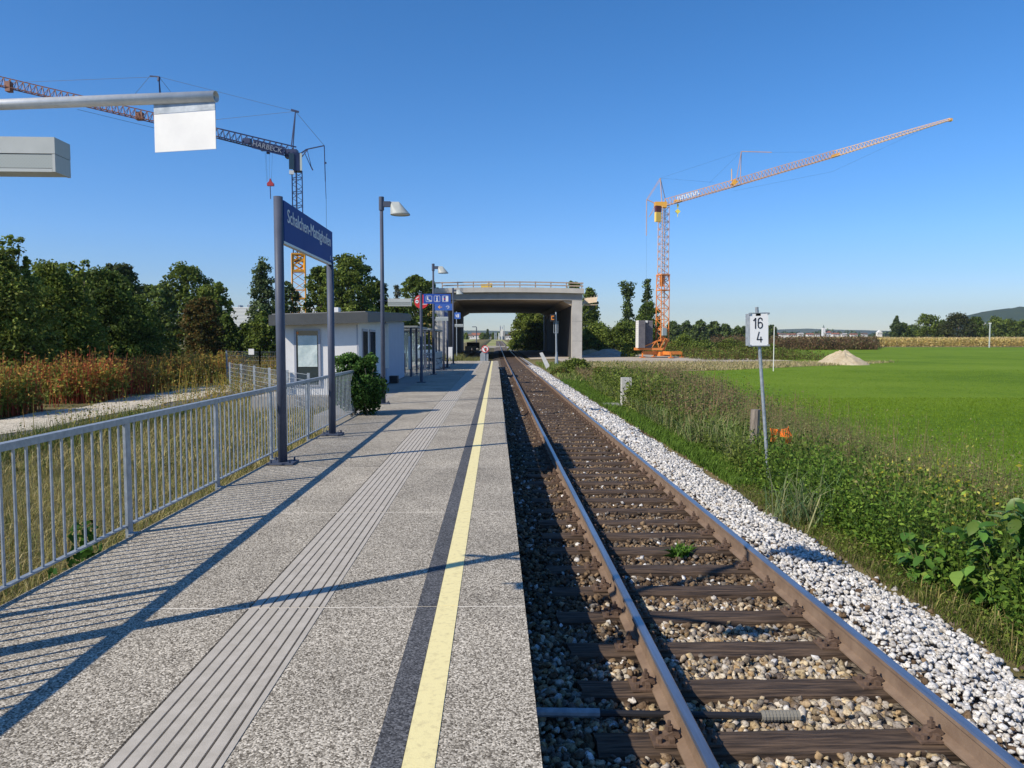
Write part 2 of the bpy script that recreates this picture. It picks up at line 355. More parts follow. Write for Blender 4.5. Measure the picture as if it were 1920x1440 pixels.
hill('wooded_hill', [hp(1760, 628, 2300), hp(1800, 608, 2300), hp(1830, 594, 2300), hp(1870, 582, 2300), hp(1900, 577, 2300), hp(1960, 574, 2300), hp(2100, 585, 2300), hp(2400, 612, 2300), hp(2600, 630, 2300)], 1900, 800, 8, M_HILL)
hill('distant_hills', [hp(-900, 612, 4400), hp(300, 615, 4400), hp(700, 618, 4400), hp(900, 620, 4400), hp(1000, 622, 4400), hp(1200, 623, 4400), hp(1400, 621, 4400), hp(1500, 616, 4400), hp(1600, 619, 4400), hp(1750, 622, 4400), hp(2500, 618, 4400), hp(2900, 612, 4400)], 4000, 800, 10, M_HILL2)

# ---------------------------------------------------------------- track
X0, X1 = 1.10, 2.537           # inner faces of the rail heads
ZR = -.38; ZS = -.55
def bedsheet(name, Ys, prof, m):
    V = []; 
    for y in Ys:
        for x, z in prof: V.append((x, y, z + TR(y)))
    V = np.array(V); nx = len(prof); i, j = np.meshgrid(np.arange(len(Ys) - 1), np.arange(nx - 1), indexing='ij'); k = (i * nx + j).ravel()
    return tag(link(name, np_mesh(name, V, np.stack([k, k + 1, k + nx + 1, k + nx], 1), m)), kind='structure')
bedsheet('ballast_bed', [-4, 30, 62.2], [(.17, -.63), (1, -.625), (2.8, -.625), (3.3, -.60), (3.95, -.80)], M_BED)
bedsheet('ballast_bed_beyond_platform', [62.2, 100, 150, 300, 420], [(-.5, -.82), (.2, -.625), (2.8, -.60), (3.3, -.59), (3.95, -.80)], M_BED)
bedsheet('pale_ballast_shoulder', [24, 60, 100, 190], [(2.72, -.575), (3.15, -.565), (3.72, -.70)], M_WBED)

trk = empty('railway_track', (1.82, 3.5, -.55), 'single straight railway track of brown rails on dark wooden sleepers beside the platform', 'railway track')
M_RAILS = mat('rusty_rail_side', (.17, .115, .08), .8, c2=(.24, .17, .12), ns=5, bump=.0015, bs=80)
M_RUN = mat('polished_rail_head', (.42, .45, .50), .3, .85, c2=(.30, .31, .34), ns=4, stretch=(6, .3, 1))
M_RUST = mat('rusty_iron', (.085, .055, .04), .85, c2=(.155, .10, .07), ns=18, bump=.002, bs=90)
prof = [(-.0625, 0), (.0625, 0), (.0625, .012), (.012, .028), (.009, .125), (.034, .135), (.0345, .16), (.026, .17), (-.026, .17), (-.0345, .16), (-.034, .135), (-.009, .125), (-.012, .028), (-.0625, .012)]
for xc in (X0 - .034, X1 + .034):
    b = MB(); n = len(prof); ys = [-4, 100, 420]
    for y in ys: b.v += [(xc + px, y, ZS + pz + TR(y)) for px, pz in prof]
    for s_ in range(len(ys) - 1):
        for i in range(n):
            j = (i + 1) % n; b.f.append((s_ * n + i, s_ * n + j, (s_ + 1) * n + j, (s_ + 1) * n + i)); b.m.append(1 if i in (6, 7, 8) else 0)
    b.build('rail', [M_RAILS, M_RUN], trk)
M_WOOD = mat('weathered_sleeper', (.020, .012, .008), .85, c2=(.115, .076, .050), ns=5, bump=.012, bs=5, stretch=(.55, 9, 9), w2=.5, soft=.13)
slm = []
for k in range(5):
    b = MB(); nx = 14; ny = 4; L = 2.6; wd = .25
    vs = []
    for j in range(ny + 1):
        for i in range(nx + 1):
            ex = random.uniform(-.008, .008)
            vs.append(((i / nx - .5) * L + (random.uniform(-.02, .02) if i in (0, nx) else 0), (j / ny - .5) * wd + ex, random.uniform(-.006, .004) - (.016 if j in (0, ny) else 0)))
    top = len(vs); fs = [(j * (nx + 1) + i, j * (nx + 1) + i + 1, (j + 1) * (nx + 1) + i + 1, (j + 1) * (nx + 1) + i) for j in range(ny) for i in range(nx)]
    ring = [i for i in range(nx + 1)] + [j * (nx + 1) + nx for j in range(1, ny + 1)] + [ny * (nx + 1) + i for i in range(nx - 1, -1, -1)] + [j * (nx + 1) for j in range(ny - 1, 0, -1)]
    low = [(vs[i][0], vs[i][1] * 1.02, -.16) for i in ring]; nr = len(ring)
    fs += [(ring[(i + 1) % nr], ring[i], top + i, top + (i + 1) % nr) for i in range(nr)]
    b._add(vs + low, fs); slm.append(b.mesh('sleeper', M_WOOD))
fb = MB()      # fastening: ribbed base plate, two clips with bolts either side of the rail foot
fb.box(-.19, .19, -.08, .08, 0, .014)
for s_ in (-1, 1):
    fb.box(*(sorted((s_ * .07, s_ * .10))), -.065, .065, .014, .04)
    fb.poly3([(s_ * .035, -.03, .028), (s_ * .12, -.03, .014), (s_ * .12, -.03, .042), (s_ * .075, -.03, .062), (s_ * .035, -.03, .046)], (0, .06, 0))
    fb.tube((s_ * .09, 0, .04), (s_ * .09, 0, .115), .011, 6); fb.tube((s_ * .09, 0, .062), (s_ * .09, 0, .088), .024, 6)
    fb.tube((s_ * .155, .045, .012), (s_ * .155, .045, .04), .018, 6); fb.tube((s_ * .155, -.045, .012), (s_ * .155, -.045, .04), .018, 6)
fmesh = fb.mesh('rail_fastening', M_RUST)
SLY = [4.10 - .64 * 5 + .64 * k for k in range(222)]
for k, y in enumerate(SLY):
    o = link('sleeper', slm[k % 5], trk, (1.82 - trk.location.x + random.uniform(-.03, .03), y - trk.location.y + random.uniform(-.015, .015), random.uniform(-.004, .004) + TR(y)))
    o.rotation_euler = (0, 0, random.uniform(-.006, .006) + (pi if k % 2 else 0))
    if y < 45:
        for xc in (X0 - .034, X1 + .034):
            dx = xc - (o.location.x + trk.location.x); s_ = -1 if k % 2 else 1
            link('rail_fastening', fmesh, o, (s_ * dx, 0, .001))

# ---------------------------------------------------------------- ballast stones
def ico(sub):
    bm = bmesh.new(); bmesh.ops.create_icosphere(bm, subdivisions=sub, radius=1); bm.verts.ensure_lookup_table()
    V = np.array([v.co[:] for v in bm.verts]); F = np.array([[v.index for v in f.verts] for f in bm.faces]); bm.free(); return V, F
def stones(name, pos, size, cols, sub, label, parent=None):
    V0, F0 = ico(sub); n = len(pos); nv = 8; tm = []
    for k in range(nv):
        r = 1 + (.24 if sub == 1 else .16) * rng.standard_normal(len(V0)); v = V0 * r[:, None] * np.array([[1.15, .85, .68]])
        if sub > 1:                                   # chop by planes for broken faces
            for _ in range(10):
                d = unit(rng.standard_normal((1, 3)))[0]; h_ = .40 + .3 * rng.random(); q = v @ d; v = v - np.outer(np.maximum(q - h_, 0), d)
        tm.append(v)
    tm = np.array(tm)[rng.integers(0, nv, n)]
    q = unit(rng.standard_normal((n, 4))); a, b, c, d = q.T
    R = np.stack([1 - 2 * (c * c + d * d), 2 * (b * c - a * d), 2 * (b * d + a * c), 2 * (b * c + a * d), 1 - 2 * (b * b + d * d), 2 * (c * d - a * b),
                  2 * (b * d - a * c), 2 * (c * d + a * b), 1 - 2 * (b * b + c * c)], 1).reshape(n, 3, 3)
    V = np.einsum('nij,nvj->nvi', R, tm) * size[:, None, None] * (1.22 if sub > 1 else 1); V[:, :, 2] *= .85; V += pos[:, None, :]
    F = (F0[None] + (np.arange(n) * len(V0))[:, None, None]).reshape(-1, 3); C = np.repeat(cols, len(F0), 0)
    m = mat('ballast_stone', attr=True, rough=.85, spec=.25, c2=(.45, .40, .36), ns=70, detail=4, w2=.56, soft=.10)
    return tag(link(name, np_mesh(name, V.reshape(-1, 3), F, m, C), parent), label, None if parent else None, None, 'stuff')
def scatter(x0, x1, y0, y1, sp):
    nx = max(1, int((x1 - x0) / sp)); ny = max(1, int((y1 - y0) / sp)); gx, gy = np.meshgrid(np.arange(nx), np.arange(ny))
    p = np.stack([x0 + (gx.ravel() + rng.random(gx.size)) * sp, y0 + (gy.ravel() + rng.random(gx.size)) * sp], 1); return p
slarr = np.array(SLY)
def off_sleeper(p, m=.115):
    d = np.abs(p[:, 1][:, None] - slarr[None]).min(1); return (d > m) | (p[:, 0] < .54) | (p[:, 0] > 3.1)
BR = [(.065, .043, .028), (.12, .082, .052), (.19, .13, .078), (.28, .20, .12), (.15, .13, .11)]
TAN = [(.44, .35, .21), (.55, .48, .36), (.36, .25, .13), (.52, .48, .42), (.22, .19, .16), (.15, .12, .10)]
WH = [(.62, .62, .62), (.72, .72, .71), (.48, .48, .48), (.78, .77, .75), (.56, .53, .48)]
def brown_cols(p):
    n = len(p); near = np.clip((6.9 - p[:, 1] - .35 * (p[:, 0] < 1.0)) / 1.6, 0, 1) * (1 - .35 * (p[:, 0] < 1.1))
    c = np.where((rng.random(n) < near)[:, None], palette(n, TAN), palette(n, BR))
    wmask = rng.random(n) < np.where(p[:, 0] < 1.1, .06, .035); c[wmask] = palette(int(wmask.sum()), WH)
    return c
for (y0, y1, sp, sub, sz) in ((2.2, 7.0, .040, 2, .0265), (7.0, 15, .042, 1, .029), (15, 32, .056, 1, .037), (32, 64, .10, 1, .052)):
    for layer in ((0, 1) if y0 < 7 else (0,)):
        p = scatter(.2, 2.72, y0, y1, sp); p = p[off_sleeper(p)]
        p = p[~((np.abs(p[:, 0] - X0 + .034) < .09) | (np.abs(p[:, 0] - X1 - .034) < .09))]
        n = len(p)
        z = -.605 - .02 * layer + .014 * rng.standard_normal(n) + .012 * np.sin(p[:, 0] * 3 + p[:, 1] * 1.7)
        z = np.where(p[:, 0] < 1.0, z + .012, z)
        pos = np.stack([p[:, 0], p[:, 1], z], 1)
        stones('ballast_stones', pos, sz * (.65 + .75 * rng.random(n) ** 1.5), brown_cols(p), sub if layer == 0 else 1, 'brown and tan crushed ballast stones between the sleepers')
for (y0, y1, sp, sub, sz) in ((3.4, 7.5, .036, 2, .0235), (7.5, 16, .040, 1, .028), (16, 34, .06, 1, .042), (34, 66, .10, 1, .055)):
    p = scatter(2.66, 3.86, y0, y1, sp)
    edge = 3.72 + .12 * np.sin(p[:, 1] * 2.3) + .05 * np.sin(p[:, 1] * 7.1) + .08 * rng.standard_normal(len(p))
    p = p[(p[:, 0] < edge)]; n = len(p)
    z = np.interp(p[:, 0], [2.66, 2.9, 3.3, 3.6, 3.8], [-.565, -.535, -.545, -.63, -.70]) + .014 * rng.standard_normal(n)
    c = palette(n, WH, .06); bm_ = rng.random(n) < np.where(p[:, 0] < 2.85, .30, .02); c[bm_] = palette(int(bm_.sum()), BR)
    stones('pale_ballast_stones', np.stack([p[:, 0], p[:, 1], z], 1), sz * (.55 + .95 * rng.random(n) ** 1.7), c, sub, 'fresh white ballast stones heaped along the outside of the right rail')
p = scatter(3.6, 4.0, 3.4, 30, .13); p = p[rng.random(len(p)) < .4]; n = len(p)
stones('stray_ballast_stones', np.stack([p[:, 0], p[:, 1], np.full(n, -.70)], 1), .03 * (.7 + .7 * rng.random(n)), palette(n, BR + WH[:1]), 1, 'stray brown stones at the foot of the white ballast')

# ---------------------------------------------------------------- platform
YP = [2.07 + 2.65 * k for k in range(-2, 23)]; YP[-1] = 62.1
plat = empty('platform', (0, 0, 0), kind='structure')
MB().box(-3.19, .17, YP[0], YP[-1], -.79, -.0135).build('platform_core', M_MORT, plat)
MB().box(.172, .178, YP[0], YP[-1], -.79, -.11).build('platform_edge_wall', M_WALL, plat)
XT = -1.575
for a, b_ in zip(YP[:-1], YP[1:]):
    a += .007; b_ -= .007
    MB().box(-3.2, .184, b_ + .0002, b_ + .0138, -.1, -.0008).build('joint', M_MORT, plat)
    MB().box(-3.2, XT - .012, a, b_, -.1, 0).build('slab', M_SLAB, plat)
    MB().box(-1.098, .185, a, b_, -.1, 0).build('slab', M_SLAB, plat)
    t = MB(); t.mi = 1; t.box(XT - .008, -1.102, a, b_, -.1, -.012); t.mi = 0
    for i in range(8):
        x = XT + .0625 * i; t.box(x + .006 if i else x - .008 + .012, x + .0565 if i < 7 else -1.102, a, b_, -.012, .003)
    t.build('tactile_strip', [M_TACT, M_GROOVE], plat)
    MB().box(-.507, -.382, a, b_, .0, .003).build('dark_band', M_BAND, plat)
    MB().box(-.380, -.248, a, b_, .0, .004).build('yellow_line', M_YEL, plat)

# ---------------------------------------------------------------- galvanised fence
fn = empty('platform_fence', (-3.25, 8.7, 0), 'galvanised steel bar fence along the left side of the platform', 'fence')
FX = -3.25; FY = [.3 + 2.1 * k for k in range(9)]; FY = [y - .0 for y in FY]
fpost = MB().box(-.012, .012, -.045, .045, -.25, .985); fpost.cbox((.03, 0, .0), .07, .09, .012); fpm = fpost.mesh('post', M_GALV)
bal = MB().box(-.005, .005, -.0115, .0115, .09, .99).mesh('baluster', M_GALV)
for k in range(4):
    y0, y1 = FY[0] + 4.2 * k + (.004 if k else 0), FY[0] + 4.2 * (k + 1)
    MB().box(FX - .032, FX + .032, y0, y1 - .004, .985, 1.035).build('handrail', M_GALV, fn)
for i, y in enumerate(FY):
    link('post', fpm, fn, (0, y - 8.7, 0))
    if i < 8:
        MB().box(FX - .02, FX + .02, y + .05, FY[i + 1] - .05, .075, .09).build('bottom_rail', M_GALV, fn)
        for j in range(1, 15): link('baluster', bal, fn, (0, y + 2.1 * j / 15 - 8.7, random.uniform(-.002, .0)))

# ---------------------------------------------------------------- lettering
def text_mesh(txt, size, thick=.004, sx=1., bold=0.):
    cu = bpy.data.curves.new('lettering', 'FONT'); cu.body = txt; cu.size = size; cu.extrude = thick; cu.align_x = 'LEFT'; cu.resolution_u = 3; cu.offset = bold
    o = bpy.data.objects.new('tmp', cu); COL.objects.link(o); dg = bpy.context.evaluated_depsgraph_get(); me = bpy.data.meshes.new_from_object(o.evaluated_get(dg))
    bpy.data.objects.remove(o); bpy.data.curves.remove(cu)
    for v in me.vertices: v.co.x *= sx
    return me
def put_text(me, name, m, parent, origin, ux, uz, width=None, height=None):
    """origin = lower-left corner; ux along the line of text, uz up"""
    xs = [v.co.x for v in me.vertices]; ys = [v.co.y for v in me.vertices]; x0, y0 = min(xs), min(ys); kx = width / (max(xs) - x0) if width else 1; ky = height / (max(ys) - y0) if height else kx
    ux = Vector(ux); uz = Vector(uz); un = ux.cross(uz); org = Vector(origin)
    p = parent; off = Vector((0, 0, 0))
    while p is not None: off = off + Vector(p.location); p = p.parent
    for v in me.vertices: v.co = org + ux * (v.co.x - x0) * kx + uz * (v.co.y - y0) * ky + un * v.co.z - off
    me.materials.clear(); me.materials.append(m); me.update(); return link(name, me, parent)

# ---------------------------------------------------------------- station name signs
def name_sign(label):
    t = empty('station_name_sign', (-2.96, 10.35, 0), label, 'station sign', 'blue station name signs on two posts')
    zt = 3.64; zb = 3.08
    for y in (10.35, 13.5):
        top = 3.66 if y < 12 else 3.12
        b = MB().tube((-2.96, y, .02), (-2.96, y, top), .062, 20, cap=True).build('post', M_POST, t, smooth=False)
        for f in b.data.polygons: f.use_smooth = len(f.vertices) == 4
        q = MB().box(-3.14, -2.78, y - .17, y + .17, .008, .030)
        for sx in (-.13, .13):
            for sy in (-.12, .12): q.tube((-2.96 + sx, y + sy, .03), (-2.96 + sx, y + sy, .075), .014, 6)
        q.build('base_plate', M_POST, b)
    MB().box(-2.985, -2.925, 10.50, 13.56, zb, zt).build('board', M_BLUE2, t)
    MB().box(-2.99, -2.92, 10.46, 13.56, zb - .035, zb - .002).build('bottom_rail', mat('aluminium', (.5, .47, .43), .4, .6), t)
    MB().box(-3.0, -2.94, 10.41, 10.497, zb, zt).build('end_cap', M_POST, t)
    put_text(text_mesh('Schalchen-Mattighofen', .3, .002), 'lettering', M_WHITE, t, (-2.9225, 10.66, 3.30), (0, 1, 0), (0, 0, 1), 2.74, .25)
    MB().box(-2.9245, -2.9215, 13.36, 13.375, 3.13, 3.20).box(-2.9245, -2.9215, 13.3755, 13.395, 3.13, 3.142).build('corner_mark', M_WHITE, t)
    return t
ns1 = name_sign('blue station name board reading Schalchen-Mattighofen on two posts beside the platform fence')
ns2 = copy_tree(ns1); ns2.location = (-3.0, 43.0, 0); ns2['label'] = 'distant blue station name board seen edge-on beyond the second lamp post'

# ---------------------------------------------------------------- lamps and loudspeakers
def lamp(label):
    t = empty('platform_lamp', (0, 0, 0), label, 'street lamp', 'lamp posts along the platform')
    b = MB().tube((0, 0, .02), (0, 0, 5.45), .062, 16, .045); b.build('pole', M_POST, t, smooth=True)
    q = MB().box(-.16, .16, -.16, .16, .006, .026)
    for sx in (-.12, .12):
        for sy in (-.12, .12): q.tube((sx, sy, .026), (sx, sy, .07), .013, 6)
    q.build('base_plate', M_POST, t)
    MB().tube((0, 0, 5.15), (0, 0, 5.5), .07, 16).build('pole_head', M_POST, t)
    MB().box(.05, .24, -.05, .05, 5.24, 5.38).build('bracket', M_POST, t)
    bm = bmesh.new(); r = .26; cx = .235 + r
    for i in range(28): bm.verts.new((cx + r * cos(2 * pi * i / 28), r * sin(2 * pi * i / 28), 5.05))
    for i in range(28): bm.verts.new((cx + r * cos(2 * pi * i / 28), r * sin(2 * pi * i / 28), 5.03))
    for x, y in ((.235, .0), (cx - .03, .012), (cx - .03, -.012)): bm.verts.new((x, y, 5.375))
    bmesh.ops.convex_hull(bm, input=bm.verts); bot = [f for f in bm.faces if f.normal.z < -.9]; bmesh.ops.delete(bm, geom=bot, context='FACES')
    me = bpy.data.meshes.new('shade'); bm.to_mesh(me); bm.free(); me.materials.append(mat('lamp_shade_grey', (.40, .43, .42), .5, c2=(.34, .37, .36), ns=4))
    sh = link('shade', me, t)
    MB().tube((cx, 0, 5.045), (cx, 0, 5.052), .243, 24).build('diffuser', mat('lamp_diffuser', (.75, .75, .72), .3), t)
    return t
L1 = lamp('tall dark lamp post with conical shade beside the ivy bush, nearest one in view'); L1.location = (-3.03, 20.1, 0)
for y, lb in ((37.4, 'lamp post with conical shade behind the blue pictogram sign'), (54.5, 'farthest platform lamp post with conical shade in front of the bridge'), (3.9, 'lamp post at the near end of the fence, just outside the left edge')):
    c = copy_tree(L1); c.location = (-3.03 - (.08 if y > 20 else -.06), y, 0); c['label'] = lb
def perforated(name):
    m = bpy.data.materials.new(name); m.use_nodes = True; n = m.node_tree.nodes; l = m.node_tree.links; b = n['Principled BSDF']; b.inputs['Roughness'].default_value = .5
    g = n.new('ShaderNodeNewGeometry'); v = n.new('ShaderNodeTexVoronoi'); v.inputs['Scale'].default_value = 95; v.inputs['Randomness'].default_value = 0
    mp = n.new('ShaderNodeMapping'); mp.inputs['Rotation'].default_value = (0, radians(45), 0); mp.inputs['Scale'].default_value = (1, .001, 1); l.new(g.outputs['Position'], mp.inputs[0]); l.new(mp.outputs[0], v.inputs[0])
    mr = n.new('ShaderNodeMapRange'); mr.inputs[1].default_value = .26; mr.inputs[2].default_value = .36; l.new(v.outputs['Distance'], mr.inputs[0])
    mx = n.new('ShaderNodeMix'); mx.data_type = 'RGBA'; mx.inputs[6].default_value = (.03, .035, .035, 1); mx.inputs[7].default_value = (.34, .38, .37, 1); l.new(mr.outputs[0], mx.inputs[0]); l.new(mx.outputs[2], b.inputs[0])
    return m
M_PERF = perforated('perforated_grille')
def speaker(label):
    """box loudspeaker on an arm, left end near the pole, grille towards -y"""
    t = empty('loudspeaker', (0, 0, 0), label, 'loudspeaker', 'box loudspeakers hung on the lamp posts')
    MB().box(0, .62, 0, .17, .105, .20).build('housing', M_SPEAK, t)
    b = MB(); b._add([(0, .004, .022), (.60, .004, .022), (.60, .15, .022), (0, .15, .022), (0, .004, .101), (.60, .004, .101), (.60, .166, .101), (0, .166, .101)],
                    [(0, 3, 2, 1), (4, 5, 6, 7), (0, 1, 5, 4), (1, 2, 6, 5), (2, 3, 7, 6), (3, 0, 4, 7)]); b.build('grille', M_PERF, t)
    MB().box(.603, .62, 0, .168, .0, .102).build('end_plate', M_SPEAK, t)
    MB().box(0, .6, .003, .15, .0, .019).build('lower_lip', M_SPEAK, t)
    MB().tube((-.25, .085, .15), (0, .085, .15), .017, 8).tube((.04, .085, .2), (.04, .085, .22), .012, 6).build('arm', M_POST, t)
    return t
q = P(101, 321, 3.4)
S0 = speaker('large grey box loudspeaker with perforated grille at the left edge of the picture'); S0.location = (q.x - .62 * .76, 3.4, q.z); S0.rotation_euler = (0, 0, radians(1.5))
for y, lb in ((20.05, 'pale box loudspeaker on the nearest lamp post, above the white building roof'), (37.35, 'small pale loudspeaker on the second lamp post below the blue signs'), (54.5, 'tiny pale loudspeaker on the farthest lamp post')):
    c = copy_tree(S0); c.location = (-3.03 + (.15 if y < 30 else .03), y - .0, 2.62 if y < 30 else 2.68); c.rotation_euler = (0, 0, 0); c['label'] = lb; c.scale = (1, 1, 1)
S0.scale = (.76, .76, .76)

# overhead tube with hanging panel (near, left)
pe = P(405, 181, 3.5); ps = P(-260, 206, 3.95)
tb = empty('overhead_tube', pe, 'bright galvanised steel tube reaching in from the upper left', 'tube')
M_TUBE = mat('bright_galvanised', (.78, .78, .76), .35, .25, c2=(.66, .67, .66), ns=20)
b = MB(); d = (pe - ps).normalized(); n = 28; r = .0255
a_ = d.cross(Vector((0, 0, 1))).normalized(); c_ = a_.cross(d)
for (q0, rr) in ((ps, r), (pe, r), (pe, r * .86), (pe - d * .5, r * .86)): b.v += [tuple(q0 + (a_ * cos(2 * pi * i / n) + c_ * sin(2 * pi * i / n)) * rr) for i in range(n)]
for k in range(3): b.f += [(k * n + i, k * n + (i + 1) % n, (k + 1) * n + (i + 1) % n, (k + 1) * n + i) for i in range(n)]; b.m += [0] * n
o = b.build('tube', M_TUBE, tb, smooth=True)
pn = empty('hanging_panel', pe, 'blank white metal panel hanging from the end of the steel tube', 'panel')
k0 = pe - d * .004; k1 = P(289, 190, 3.58)
dd = (k0 - k1).normalized(); 
b = MB(); hz = .237; up = Vector((0, 0, 1)); nrm = dd.cross(up).normalized() * .0035
def pz(t, z): return k1.lerp(k0, t) + Vector((0, -.026, 0)) * 0 + up * z
b.poly3([pz(0, -.062 + .0), pz(1, -.062), pz(1, -.235), pz(0, -.235)], nrm); b.build('panel', M_WHITE, pn)
b = MB(); b.poly3([pz(0, .0), pz(1, .0), pz(1, -.06), pz(0, -.06)], nrm * 1.2); b.build('tube_shadow_strip', M_GALV, pn)  # darker upper strip stands in for the tube's shadow on the panel

# ---------------------------------------------------------------- signs further down the platform
def board(t, name, m, p0, p1, th=.03):           # upright board facing -y between two picture corners
    return MB().box(min(p0.x, p1.x), max(p0.x, p1.x), p0.y, p0.y + th, min(p0.z, p1.z), max(p0.z, p1.z)).build(name, m, t)
def ring(b, c, r0, r1, y, n=24, a0=0, a1=2 * pi, th=.003):
    for i in range(n):
        u, v = lerp(a0, a1, i / n), lerp(a0, a1, (i + 1) / n)
        b.poly3([(c[0] + r1 * cos(u), y, c[1] + r1 * sin(u)), (c[0] + r1 * cos(v), y, c[1] + r1 * sin(v)), (c[0] + r0 * cos(v), y, c[1] + r0 * sin(v)), (c[0] + r0 * cos(u), y, c[1] + r0 * sin(u))], (0, th, 0))
    return b
def flat(b, pts, y, th=.003): return b.poly3([(x, y, z) for x, z in pts], (0, th, 0))
def disc(b, c, r, y, n=20, th=.003): return flat(b, [(c[0] + r * cos(2 * pi * i / n), c[1] + r * sin(2 * pi * i / n)) for i in range(n)], y, th)
YS = 30.3; bx = P(790.5, 717, YS).x
t = empty('pictogram_sign', (bx, YS, 0), 'bright blue sign with three white pictograms on a dark post, beside the white building', 'sign')
MB().tube((bx, YS, .0), (bx, YS, P(790, 549, YS).z), .06, 14).build('post', M_POST, t, smooth=False)
MB().box(bx - .18, bx + .18, YS - .16, YS + .16, .004, .028).build('base_plate', M_POST, t)
A = P(794, 551, YS - .04); B = P(845, 569.5, YS - .04); bd = board(t, 'board', M_BLUE, A, B, .04)
yy = A.y - .004; hgt = A.z - B.z; s = hgt * .62; zc = (A.z + B.z) / 2; wd = B.x - A.x
def sq(b, cx):
    h = s / 2; w_ = .012
    for (x0, x1, z0, z1) in ((-h, h, h - w_, h), (-h, h, -h, -h + w_), (-h, -h + w_, -h, h), (h - w_, h, -h, h)): flat(b, [(cx + x0, zc + z0), (cx + x1, zc + z0), (cx + x1, zc + z1), (cx + x0, zc + z1)], yy)
b = MB(); c1 = A.x + wd * .2; sq(b, c1)                                  # seated figure: waiting area
disc(b, (c1 - .05, zc + .07), .022, yy); flat(b, [(c1 - .08, zc + .045), (c1 - .035, zc + .045), (c1 - .02, zc - .03), (c1 + .03, zc - .03), (c1 + .035, zc - .10), (c1 + .01, zc - .10), (c1 + .005, zc - .055), (c1 - .06, zc - .055)], yy)
flat(b, [(c1 + .05, zc - .10), (c1 + .10, zc - .10), (c1 + .10, zc - .06), (c1 + .05, zc - .06)], yy)
b.build('waiting_pictogram', M_WHITE, t)
b = MB(); c2_ = A.x + wd * .5; sq(b, c2_); disc(b, (c2_, zc + .075), .026, yy)
flat(b, [(c2_ - .035, zc + .03), (c2_ + .02, zc + .03), (c2_ + .02, zc - .075), (c2_ + .04, zc - .075), (c2_ + .04, zc - .1), (c2_ - .045, zc - .1), (c2_ - .045, zc - .075), (c2_ - .02, zc - .075), (c2_ - .02, zc + .005), (c2_ - .035, zc + .005)], yy)
b.build('information_pictogram', M_WHITE, t)
b = MB(); c3 = A.x + wd * .8; sq(b, c3); disc(b, (c3 - .08, zc + .07), .02, yy); flat(b, [(c3 - .1, zc + .04), (c3 - .06, zc + .04), (c3 - .065, zc - .1), (c3 - .095, zc - .1)], yy)
flat(b, [(c3 + .02, zc - .1), (c3 + .11, zc - .1), (c3 + .11, zc + .1), (c3 + .02, zc + .1)], yy); b.build('ticket_pictogram', M_WHITE, t)
b = MB(); flat(b, [(c3 - .045, zc - .03), (c3 + .0, zc - .03), (c3 + .0, zc + .02), (c3 - .045, zc + .02)], yy); b.build('ticket_mark', M_RED, t)
# red disc on the back of the same run of posts
YD = 32.6; A = P(790, 565.5, YD)
t = empty('round_red_sign', (A.x, YD, 0), 'round red sign partly hidden behind the post of the blue pictogram sign', 'sign')
MB().tube((A.x, YD + .06, 0), (A.x, YD + .06, A.z + .2), .035, 10).build('post', M_POST, t)
b = MB(); disc(b, (A.x, A.z), .305, YD, 28, .02); b.build('disc', M_RED, t)
b = MB(); disc(b, (A.x - .19, A.z - .0), .075, YD - .004, 16); flat(b, [(A.x - .25, A.z + .13), (A.x - .13, A.z + .22), (A.x - .11, A.z + .19), (A.x - .23, A.z + .10)], YD - .004)
for i in range(4): flat(b, [(A.x + .0 + i * .06, A.z - .13), (A.x + .04 + i * .06, A.z - .13), (A.x + .04 + i * .06, A.z - .09), (A.x + .0 + i * .06, A.z - .09)], YD - .004)
b.build('white_marks', M_WHITE, t)
b = MB(); flat(b, [(A.x - .235, A.z - .012), (A.x - .145, A.z - .012), (A.x - .145, A.z + .012), (A.x - .235, A.z + .012)], YD - .009); b.build('dash', M_BLACK, t)
# second board with orange arrow on the second lamp post
YA = 37.3; A = P(815, 569.5, YA); B = P(848, 582, YA)
t = empty('arrow_sign', (A.x, YA, A.z), 'blue sign with orange arrow pointing left, fixed to the second lamp post', 'sign')
board(t, 'board', mat('pale_sign_blue', (.045, .12, .42), .4), A, B, .03); yy = YA - .004; zc = (A.z + B.z) / 2; cx = lerp(A.x, B.x, .32)
b = MB(); flat(b, [(cx - .12, zc), (cx - .04, zc + .075), (cx - .0, zc + .075), (cx - .055, zc + .014), (cx + .09, zc + .014), (cx + .09, zc - .014), (cx - .055, zc - .014), (cx, zc - .075), (cx - .04, zc - .075)], yy); b.build('arrow', mat('arrow_orange', (.85, .42, .05), .5), t)
b = MB(); cx = lerp(A.x, B.x, .75); ring(b, (cx, zc), .045, .07, yy, 16, -2.2, 2.2); flat(b, [(cx - .11, zc + .01), (cx - .02, zc + .01), (cx - .06, zc + .05)], yy); b.build('symbol', M_WHITE, t)
# far blue sign
YF = 70; A = P(852, 586, YF); B = P(863.5, 598, YF); t = empty('platform_end_sign', (A.x, YF, T(-3.6, YF)), 'small square blue sign with white pictogram on a thin pole by the bridge pier', 'sign')
board(t, 'board', mat('pale_sign_blue2', (.05, .14, .5), .4), A, B, .03); MB().tube((lerp(A.x, B.x, .35), YF + .05, -.5), (lerp(A.x, B.x, .35), YF + .05, A.z + .1), .045, 10).build('pole', M_GALV, t)
b = MB(); zc = (A.z + B.z) / 2; cx = (A.x + B.x) / 2
flat(b, [(cx + .0, zc - .16), (cx + .14, zc - .16), (cx + .14, zc + .16), (cx + .0, zc + .16)], YF - .004); flat(b, [(cx - .18, zc + .1), (cx - .1, zc + .12), (cx - .04, zc - .1), (cx - .12, zc - .14)], YF - .004); b.build('pictogram', M_WHITE, t)
